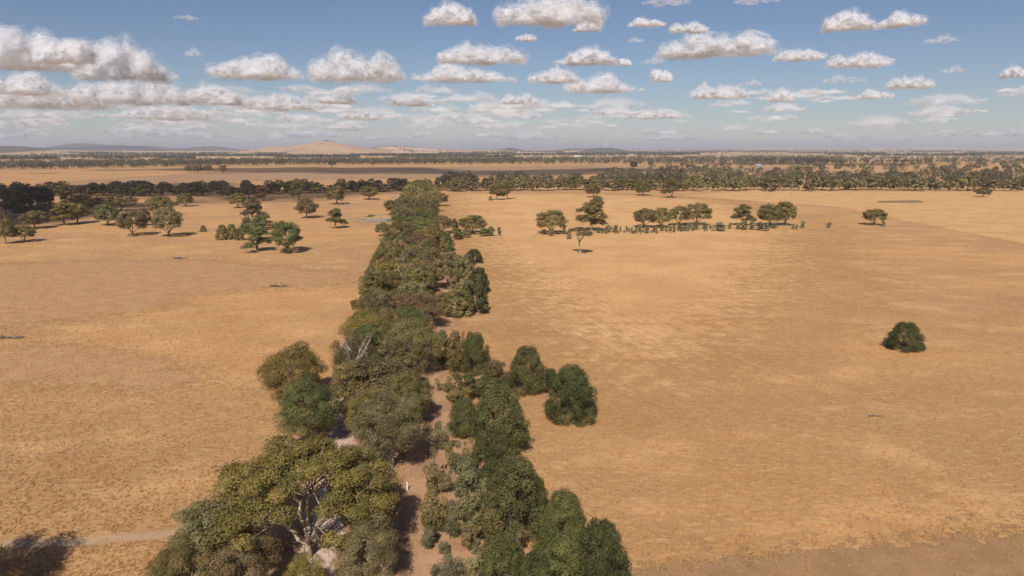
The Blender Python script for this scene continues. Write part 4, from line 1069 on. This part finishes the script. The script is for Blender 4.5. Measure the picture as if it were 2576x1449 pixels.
def shed(x, yb, wpx, hm, label, wall, rot=0.0, group=None, name='farm_shed', detail=True):
    B = gp(x, yb); W = wpx * depth(B) / F; Dp = W * 0.6
    root = empty(name, B); root.rotation_euler = (0, 0, rot); tag(root, label, 'building', group)
    V = [(-W / 2, -Dp / 2, 0), (W / 2, -Dp / 2, 0), (W / 2, Dp / 2, 0), (-W / 2, Dp / 2, 0), (-W / 2, -Dp / 2, hm), (W / 2, -Dp / 2, hm), (W / 2, Dp / 2, hm), (-W / 2, Dp / 2, hm), (-W / 2, 0, hm * 1.35), (W / 2, 0, hm * 1.35)]
    me = bpy.data.meshes.new('wall'); me.from_pydata(V, [], [(0, 1, 5, 4), (2, 3, 7, 6), (1, 2, 6, 9, 5), (3, 0, 4, 8, 7)]); me.materials.append(wall); me.update(); mesh_obj('wall', me, root)
    o = 0.4; e = hm * 0.35 / (Dp / 2)
    for s in (-1, 1):
        V = [(-W / 2 - o, s * (Dp / 2 + o), hm - o * e + 0.03), (W / 2 + o, s * (Dp / 2 + o), hm - o * e + 0.03), (W / 2 + o, 0, hm * 1.35 + 0.03), (-W / 2 - o, 0, hm * 1.35 + 0.03)]
        V = V + [(a, b, c + 0.12) for a, b, c in V]
        mesh_obj('roof_sheet', new_mesh('roof_sheet', V, [(3, 2, 1, 0), (4, 5, 6, 7), (0, 1, 5, 4), (1, 2, 6, 5), (2, 3, 7, 6), (3, 0, 4, 7)], M_ROOF), root)
    if detail:
        for i in range(3):
            cx = (-0.3 + 0.3 * i) * W
            mesh_obj('door', new_mesh('door', *box(cx - W * 0.09, cx + W * 0.09, -Dp / 2 - 0.06, -Dp / 2 - 0.01, 0, hm * 0.8), M_DOOR), root)
shed(1907, 420, 14, 4.5, 'pale blue roofed farm shed among the woodland trees', M_CREAM)
for i, (x, y, w) in enumerate([(1446, 394, 5), (1452, 393.5, 4), (1458, 395, 6), (1466, 394, 4), (1530, 392, 5), (1540, 391.5, 5), (1550, 392, 4), (1562, 391.5, 5), (1478, 397, 9), (1590, 391, 4), (1342, 391, 4)]):
    shed(x, y, w * 1.3, 5, 'tiny white building, %s from the left among the far settlement' % ordinal(i + 1), M_WHITE, 0.2 * i, 'far settlement buildings', 'farm_building', False)

def turbine(key, x, hub_y, label, seed):
    xg, yg, Zg = HILLS[key]; Y = (yg[0] + yg[-1]) / 2; X = (x - CX) / F * Y
    z0 = float(hill_z(key, np.array([X]), np.array([Y]))[0]) - 0.5; h = z_at(hub_y, Y) - z0
    root = empty('wind_turbine', (X, Y, z0)); tag(root, label, 'wind turbine', 'wind turbines on the horizon')
    mesh_obj('tower', new_mesh('tower', *tube([[0, 0, -2], [0, 0, h * 0.5], [0, 0, h]], [2.6, 2.1, 1.6], 10), M_WHITE, smooth=True), root)
    hub = mesh_obj('nacelle', new_mesh('nacelle', *box(-2, 2, -5.5, 5, h - 2, h + 2.2), M_WHITE), root)
    for i in range(3):
        a = math.radians(90 + seed + 120 * i); R = h * 0.55
        d = np.array([math.cos(a), 0, math.sin(a)]); n = np.array([-d[2], 0, d[0]]); c = np.array([0, -6.2, h])
        V = []
        for t, w in ((0.02, 1.1), (0.15, 2.2), (0.55, 1.5), (1.0, 0.4)):
            for sx, sy in ((-1, -0.25), (1, -0.25), (1, 0.25), (-1, 0.25)): V.append(c + d * R * t + n * w * sx + np.array([0, sy * w, 0]))
        Fb = [(q * 4 + j, q * 4 + (j + 1) % 4, q * 4 + 4 + (j + 1) % 4, q * 4 + 4 + j) for q in range(3) for j in range(4)] + [(3, 2, 1, 0), (12, 13, 14, 15)]
        mesh_obj('blade', new_mesh('blade', V, Fb, M_WHITE), root)
turbine(H_TURB, 1444.5, 362, 'left of the two white wind turbines on the horizon', 5)
turbine(H_TURB2, 1518, 362.5, 'right of the two white wind turbines on the horizon', 32)

# ------------------------------------------------------------------ clouds
def make_cloud_mat():
    m, t, out = mat_new('cloud_vapour')
    d = N(t, 'ShaderNodeBsdfDiffuse'); d.inputs[0].default_value = (0.94, 0.945, 0.975, 1)
    tr = N(t, 'ShaderNodeBsdfTranslucent'); tr.inputs[0].default_value = (0.94, 0.945, 0.975, 1)
    mx = N(t, 'ShaderNodeMixShader'); mx.inputs[0].default_value = 0.30
    L(t, d.outputs[0], mx.inputs[1]); L(t, tr.outputs[0], mx.inputs[2]); mx.inputs[0].default_value = 0.40
    at = N(t, 'ShaderNodeAttribute', attribute_name='tint')      # how thick the vapour is in this layer
    tc = N(t, 'ShaderNodeTexCoord').outputs['Object']
    n1 = noise(t, tc, 16.0, 5, 0.62, 0.5)
    al = math_n(t, 'MULTIPLY', at.outputs['Fac'], ramp(t, n1, 0.36, 0.62, 0.35, 1.5))
    k = ramp(t, at.outputs['Fac'], 0.10, 0.26)
    al = math_n(t, 'ADD', math_n(t, 'MULTIPLY', al, math_n(t, 'SUBTRACT', 1.0, k)), math_n(t, 'MULTIPLY', at.outputs['Fac'], k))
    cl = N(t, 'ShaderNodeClamp'); L(t, al, cl.inputs[0])
    tp = N(t, 'ShaderNodeBsdfTransparent'); m2 = N(t, 'ShaderNodeMixShader'); L(t, cl.outputs[0], m2.inputs[0])
    L(t, tp.outputs[0], m2.inputs[1]); L(t, mx.outputs[0], m2.inputs[2]); L(t, m2.outputs[0], out.inputs[0])
    return m
M_CLOUD = make_cloud_mat()
def ico(sub):
    import bmesh
    b = bmesh.new(); bmesh.ops.create_icosphere(b, subdivisions=sub, radius=1.0)
    V = np.array([v.co[:] for v in b.verts]); Fc = np.array([[v.index for v in f.verts] for f in b.faces]); b.free()
    return V, Fc
ICO2, ICO1 = ico(3), ico(2)
def n3(rng, P, cell, octs=4):
    out = np.zeros(len(P)); amp = 1.0
    for o in range(octs):
        for _ in range(5):
            k = unit(rng.normal(size=3)) * 2 * math.pi / cell * rng.uniform(0.7, 1.4)
            out += amp * np.sin(P @ k + rng.uniform(0, 6.28)) / 2.2
        P = P + 0.12 * cell * np.stack([np.sin(P[:, 1] * 9 / cell), np.sin(P[:, 2] * 9 / cell), np.sin(P[:, 0] * 9 / cell)], 1)
        amp *= 0.55; cell *= 0.5
    return out
def build_cloud(seed, nmain, aspect, voxel, shells):
    """unit-wide heap of vapour: flat underside, cauliflower top, layered soft edge; x is its length, base at z = 0"""
    rng = np.random.default_rng(seed)
    sph = []
    for i in range(nmain):
        u = (i + 0.5) / nmain; x = (u - 0.5) * 0.86 + rng.normal() * 0.02
        hgt = aspect * (0.22 + 0.78 * math.sin(math.pi * u) ** 0.8 * rng.uniform(0.45, 1.1))
        r = hgt * rng.uniform(0.42, 0.56)
        sph.append((x, rng.normal() * 0.06, hgt - r, r, 0))
        sph.append((x + rng.normal() * 0.04, rng.normal() * 0.10, r * 0.35, r * rng.uniform(0.6, 1.0), 0))
    lev = list(sph)
    for dp in range(2):
        nxt = []
        for (x, y, z, r, l) in lev:
            for d in unit(rng.normal(size=(11 if dp == 0 else 6, 3)) + [0, -0.25, 0.3]):
                rr = r * rng.uniform(0.25, 0.50); c = np.array([x, y, z]) + d * r * 0.90
                if c[2] > -0.01: nxt.append((c[0], c[1], max(c[2], 0), rr, dp + 1))
        sph += nxt; lev = nxt
    V, Fc = join([((ICO2 if s[4] == 0 else ICO1)[0] * s[3] + np.array(s[:3]), (ICO2 if s[4] == 0 else ICO1)[1]) for s in sph])
    o = bpy.data.objects.new('tmp', new_mesh('tmp', V, Fc)); COL.objects.link(o)
    md = o.modifiers.new('r', 'REMESH'); md.mode = 'VOXEL'; md.voxel_size = voxel
    ev = o.evaluated_get(bpy.context.evaluated_depsgraph_get()); me = ev.to_mesh()
    V = np.empty(len(me.vertices) * 3, np.float32); me.vertices.foreach_get('co', V); V = V.reshape(-1, 3).astype(float)
    Nm = np.empty(len(me.vertices) * 3, np.float32); me.vertices.foreach_get('normal', Nm); Nm = Nm.reshape(-1, 3).astype(float)
    Fc = np.array([p.vertices[:] for p in me.polygons if len(p.vertices) == 4])
    ev.to_mesh_clear(); tm = o.data; bpy.data.objects.remove(o); bpy.data.meshes.remove(tm)
    parts, dens = [], []
    base = n3(rng, V, 0.09, 3) * 0.005
    for off, amp, den in shells:
        Q = V + Nm * (off + base + n3(rng, V, 0.13, 3) * amp)[:, None]
        lo = 0.008 * n3(rng, V, 0.2, 3) - off * 0.5
        Q[:, 2] = np.where(Q[:, 2] < lo, lo + (Q[:, 2] - lo) * 0.06, Q[:, 2])
        parts.append((Q, Fc)); dens.append(np.full(len(Q), den))
    V, Fc = join(parts)
    return new_mesh('cloud', V, Fc, M_CLOUD, np.concatenate(dens), smooth=True)
SH = [(-0.072, 0.004, 0.34), (-0.048, 0.006, 0.30), (-0.026, 0.008, 0.25), (-0.006, 0.012, 0.19), (0.014, 0.017, 0.12), (0.036, 0.024, 0.06)]
SW = [(-0.028, 0.014, 0.22), (-0.006, 0.017, 0.17), (0.016, 0.020, 0.09)]
SV = [(-0.02, 0.010, 0.34), (0.005, 0.014, 0.18)]
CP_ = [build_cloud(201, 8, 0.24, 0.013, SH), build_cloud(202, 6, 0.34, 0.017, SH), build_cloud(203, 9, 0.20, 0.013, SH),
       build_cloud(204, 5, 0.42, 0.019, SH), build_cloud(205, 7, 0.28, 0.016, SH)]
CW_ = [build_cloud(211, 7, 0.22, 0.016, SW), build_cloud(212, 5, 0.30, 0.018, SW)]
CX_ = [build_cloud(241, 7, 0.20, 0.03, [(-0.02, 0.02, 0.13), (0.01, 0.024, 0.08)]), build_cloud(242, 6, 0.26, 0.03, [(-0.02, 0.02, 0.13), (0.01, 0.024, 0.08)])]
CV_ = [build_cloud(231, 9, 0.20, 0.03, SV)]
CF_ = [build_cloud(221, 7, 0.20, 0.052, SW), build_cloud(222, 5, 0.26, 0.058, SW)]
r6 = random.Random(3)
CB = 1150.0                                                 # cloud base above the plain
def cloud_at(x, yb, wpx, hpx, idx, label=None, wisp=False, base=None):
    d = ray(x, yb); b = base or CB
    if d[2] < 0.012: return
    t = (b - CAM_H) / d[2]; P = np.array([d[0] * t, d[1] * t, b]); dep = depth(P)
    me = (CX_ if wisp else CP_)[idx % (2 if wisp else 5)]
    o = mesh_obj('cloud', me); o.location = P
    W = wpx * dep / F; Hh = hpx * 0.86 * dep / F
    zmax = max(v[2] for v in me_bounds(me))
    o.scale = (W * r6.choice((-1, 1)), W * 0.9, Hh / zmax)
    o.rotation_euler = (0, 0, -math.atan2(P[0], P[1]) + r6.uniform(-0.15, 0.15))
    if label: tag(o, label, 'cloud', 'cumulus clouds over the plain')
    if not wisp:                                            # ragged thinner vapour round the heap
        for _ in range(1):
            c = mesh_obj('wisp', CW_[r6.randrange(2)], o); k = r6.uniform(0.55, 1.05); c.location = (r6.uniform(-0.3, 0.3), r6.uniform(0.02, 0.12), r6.uniform(-0.01, 0.05) * hpx / wpx)
            c.scale = (k, k * 0.8, r6.uniform(0.4, 0.8))
    return o
_mb = {}
def me_bounds(me):
    if me.name not in _mb:
        a = np.empty(len(me.vertices) * 3, np.float32); me.vertices.foreach_get('co', a); a = a.reshape(-1, 3); _mb[me.name] = [np.percentile(a, 99.5, axis=0)]
    return _mb[me.name]
for x, yb, w, h, i, lab in [
        (1375, 58, 320, 78, 2, 'largest bright cloud cut by the top edge above the lane'), (1130, 61, 150, 58, 1, 'cloud left of the largest one at the top edge'),
        (1800, 140, 352, 66, 0, 'long bright flat-based cloud right of the middle'), (2135, 75, 142, 52, 1, 'left of the twin clouds at upper right'), (2272, 65, 116, 44, 4, 'right of the twin clouds at upper right'),
        (2006, 151, 126, 30, 2, 'cloud touching the right end of the long bright cloud'), (2146, 169, 158, 38, 0, 'wide cloud right below the long bright cloud'),
        (1488, 162, 150, 46, 1, 'lumpy cloud left of the long bright cloud'), (1572, 165, 36, 20, 3, 'scrap of cloud right of the lumpy one'), (1480, 78, 72, 28, 1, 'small cloud under the right end of the largest top cloud'),
        (1620, 66, 92, 26, 4, 'small cloud above the left end of the long bright cloud'), (1322, 102, 62, 18, 2, 'small lone cloud below the largest top cloud'), (1728, 82, 112, 28, 0, 'thin cloud just above the long bright cloud'),
        (1208, 158, 256, 46, 2, 'greyish wide cloud below the small lone cloud'), (1152, 205, 214, 54, 4, 'bright cloud under the greyish wide one, above the lane'), (645, 197, 262, 70, 4, 'left lobe of the double cloud at left centre'),
        (895, 202, 280, 84, 0, 'right lobe of the double cloud at left centre'), (70, 172, 270, 112, 3, 'tall grey cloud cut by the left edge'), (310, 200, 250, 108, 1, 'tall heaped cloud in the left cloud bank'),
        (165, 158, 150, 66, 3, 'bright cloud head inside the left cloud bank'), (330, 258, 300, 74, 2, 'lower right cloud of the left bank'), (130, 270, 340, 72, 0, 'lower left cloud of the left bank'),
        (50, 236, 220, 66, 4, 'middle cloud of the left bank at the edge'), (528, 262, 176, 54, 1, 'rounded cloud right of the left bank'), (850, 260, 112, 36, 4, 'small bright cloud below the double cloud'),
        (690, 275, 220, 44, 2, 'long low cloud below the left lobe of the double cloud'), (1030, 266, 106, 32, 4, 'small cloud left above the lane end'), (1810, 247, 158, 36, 2, 'flat cloud right of centre, low in the sky'),
        (1966, 255, 72, 32, 1, 'small domed cloud right of the flat low one'), (2200, 248, 100, 27, 4, 'small cloud low at right'), (2288, 222, 136, 32, 0, 'longer cloud above the small low right one'),
        (1500, 232, 190, 54, 4, 'heaped cloud in the middle of the sky'), (1390, 207, 150, 36, 2, 'pale cloud left of the heaped middle one'), (1664, 205, 62, 34, 3, 'small upright cloud below the long bright cloud'),
        (2546, 195, 70, 32, 1, 'cloud cut by the right edge'), (1310, 262, 120, 30, 0, 'faint low cloud above the middle horizon'), (1635, 298, 150, 24, 2, 'long thin cloud low above the turbines'),
        (900, 300, 130, 26, 0, 'low cloud right above the bare hill'), (420, 300, 240, 40, 2, 'long low cloud under the left bank')]:
    cloud_at(x, yb, w, h, i, lab)
for x, yb, w, h, lab in [(2365, 106, 100, 22, 'thin torn wisp at upper right'), (2120, 207, 110, 22, 'thin wisp low at right'), (1900, 8, 110, 26, 'wisp at the top edge right of centre'), (1680, 10, 150, 26, 'wider wisp at the top edge'),
                         (470, 48, 60, 12, 'faint wisp in the blue at upper left'), (485, 140, 50, 26, 'faint torn wisp right of the left bank'), (2060, 240, 60, 16, 'pale scrap of cloud at right, low'), (2395, 182, 70, 20, 'faint scrap of cloud at far right'),
                         (2550, 242, 100, 18, 'thin low wisp at the right edge'), (1890, 215, 60, 18, 'pale scrap between flat cloud and wide cloud'), (1640, 160, 60, 18, 'pale scrap under the left end of the long bright cloud'), (1600, 105, 50, 14, 'faint scrap above the lumpy cloud')]:
    cloud_at(x, yb, w, h, r6.randrange(2), lab, True)
# the crowded small clouds near the horizon read as one layer
def far_layer():
    rng = np.random.default_rng(8); parts, dens = [], []
    src = []
    for me in CF_:
        a = np.empty(len(me.vertices) * 3, np.float32); me.vertices.foreach_get('co', a); d = np.empty(len(me.vertices), np.float32); me.attributes['tint'].data.foreach_get('value', d)
        src.append((a.reshape(-1, 3), np.array([p.vertices[:] for p in me.polygons]), d))
    for i in range(260):
        y = 355 - 125 * rng.uniform(0, 1) ** 1.2; x = rng.uniform(-80, 2660)
        if rng.random() > np.interp(x, [0, 1300, 1900, 2600], [1.0, 1.0, 0.5, 0.35]): continue
        w = rng.uniform(50, 230) * np.interp(y, [255, 352], [1, 0.75]); h = w * rng.uniform(0.12, 0.22)
        d = ray(x, y); b = CB + rng.uniform(-100, 250); t = (b - CAM_H) / max(d[2], 0.012); P = d * t + [0, 0, CAM_H]
        dep = depth(P); T, Fc, dn = src[i % 2]
        W = w * dep / F; a = -math.atan2(P[0], P[1]); c, s = math.cos(a), math.sin(a)
        Q = T * np.array([W * rng.choice((-1, 1)), W * 0.8, h * dep / F / 0.26])
        Q = np.stack([Q[..., 0] * c - Q[..., 1] * s, Q[..., 0] * s + Q[..., 1] * c, Q[..., 2]], -1) + P
        parts.append((Q, Fc)); dens.append(dn * rng.uniform(0.35, 1.1))
    V, Fc = join(parts)
    tag(mesh_obj('cloud_layer', new_mesh('cloud_layer', V, Fc, M_CLOUD, np.minimum(np.concatenate(dens), 0.8), smooth=True)), 'crowded pale small clouds low above the horizon', kind='stuff')
far_layer()
# clouds overhead and behind the camera: the same cumulus field going on; their shade lies on the plain
def cloud_over(gx, gy, wx, wy, idx, label, base=900.0, rot=0.0):
    off = base / math.tan(SUN_EL)
    o = mesh_obj('cloud', CP_[idx] if idx >= 0 else CV_[0]); o.location = (gx - math.sin(SHADOW_AZ) * off, gy - math.cos(SHADOW_AZ) * off, base)
    o.scale = (wx, wy / 0.36, wx * 0.7); o.rotation_euler = (0, 0, rot); tag(o, label, 'cloud', 'cumulus clouds over the plain')
cloud_over(-320, 690, 800, 300, -1, 'overhead cloud whose shade lies on the dark left treeline', rot=0.12)
cloud_over(-370, 470, 260, 130, 1, 'overhead cloud whose shade lies on the far left gums')
cloud_over(-190, 1290, 1500, 420, -1, 'overhead cloud whose shade lies on the brown field', rot=-0.03)
cloud_over(800, 1900, 900, 300, -1, 'overhead cloud whose shade lies on the far dark woodland')

# ------------------------------------------------------------------ dry grass tufts on the near paddocks
def make_grass():
    rng = np.random.default_rng(12)
    pro = []
    for s in range(5):
        V, Fc = [], []
        for b in range(9):
            a = rng.uniform(0, 6.28); r = rng.uniform(0, 0.16); h = rng.uniform(0.16, 0.36); w = rng.uniform(0.03, 0.06); ln = rng.uniform(0.1, 0.35); la = 0.6 + rng.normal() * 0.6
            c = np.array([math.cos(a) * r, math.sin(a) * r, -0.02]); q = np.array([-math.sin(a), math.cos(a), 0]) * w
            tip = c + np.array([math.cos(la) * ln, math.sin(la) * ln, h]); k = len(V)
            V += [c - q, c + q, tip]; Fc.append((k, k + 1, k + 2))
        o = bpy.data.objects.new('grass_tuft', new_mesh('grass_tuft', V, Fc, M_TUFT)); pro.append(o)
    gc = bpy.data.collections.new('grass_tufts')
    for o in pro: gc.objects.link(o)
    n = 150000
    Y = 58 + (430 - 58) * rng.uniform(0, 1, n) ** 2.1
    X = rng.uniform(-1, 1, n) * (Y * 0.78 + 6)
    # clumpy cover, none on the tracks or the bare soil by the lane
    keep = rng.random(n) < 0.35 + 0.65 * (np.sin(X * 0.9 + 2 * np.sin(Y * 0.23)) * np.sin(Y * 0.7 + 2 * np.sin(X * 0.31)) > -0.25)
    y_px = CY - F * ((Y * SP - CAM_H * CP) / (Y * CP + CAM_H * SP)); x_px = CX + F * X / (Y * CP + CAM_H * SP)
    lx = np.interp(y_px, [480, 680, 930, 1250, 1500], [1040, 945, 850, 690, 540]); rx = np.interp(y_px, [690, 800, 900, 1100, 1230, 1500], [1150, 1120, 1110, 1190, 1260, 1380])
    inl = (x_px > lx) & (x_px < rx); keep &= ~(inl & (rng.random(n) < 0.93))
    ty = np.interp(x_px, [-120, 0, 160, 330, 480, 640], [1376, 1371, 1367, 1353, 1338, 1320]); keep &= ~((np.abs(y_px - ty) < 13) & (x_px < 640))
    keep &= ~((y_px > np.interp(x_px, [1560, 1900, 2250, 2700], [1432, 1400, 1367, 1332])) & (x_px > 1560) & (rng.random(n) < 0.9))
    P = np.stack([X, Y, 0 * X], 1)[keep]
    me = bpy.data.meshes.new('dry_grass'); me.vertices.add(len(P)); me.vertices.foreach_set('co', P.astype(np.float32).ravel()); me.update()
    o = tag(mesh_obj('dry_grass', me), 'dry straw-coloured grass tufts covering the near paddocks', kind='stuff')
    g = bpy.data.node_groups.new('scatter_grass', 'GeometryNodeTree')
    g.interface.new_socket('Geometry', in_out='INPUT', socket_type='NodeSocketGeometry'); g.interface.new_socket('Geometry', in_out='OUTPUT', socket_type='NodeSocketGeometry')
    gi, go = g.nodes.new('NodeGroupInput'), g.nodes.new('NodeGroupOutput')
    ip = g.nodes.new('GeometryNodeInstanceOnPoints'); ci = g.nodes.new('GeometryNodeCollectionInfo'); ci.inputs['Collection'].default_value = gc
    ci.inputs['Separate Children'].default_value = True; ci.inputs['Reset Children'].default_value = True; ip.inputs['Pick Instance'].default_value = True
    rv = g.nodes.new('FunctionNodeRandomValue'); rv.data_type = 'FLOAT_VECTOR'; rv.inputs[0].default_value = (-0.15, -0.15, -0.9); rv.inputs[1].default_value = (0.15, 0.15, 0.9)
    rs = g.nodes.new('FunctionNodeRandomValue'); rs.data_type = 'FLOAT'; rs.inputs[2].default_value = 0.45; rs.inputs[3].default_value = 1.05
    g.links.new(gi.outputs[0], ip.inputs['Points']); g.links.new(ci.outputs[0], ip.inputs['Instance']); g.links.new(rv.outputs[0], ip.inputs['Rotation']); g.links.new(rs.outputs[1], ip.inputs['Scale'])
    g.links.new(ip.outputs[0], go.inputs[0])
    md = o.modifiers.new('scatter', 'NODES'); md.node_group = g
make_grass()
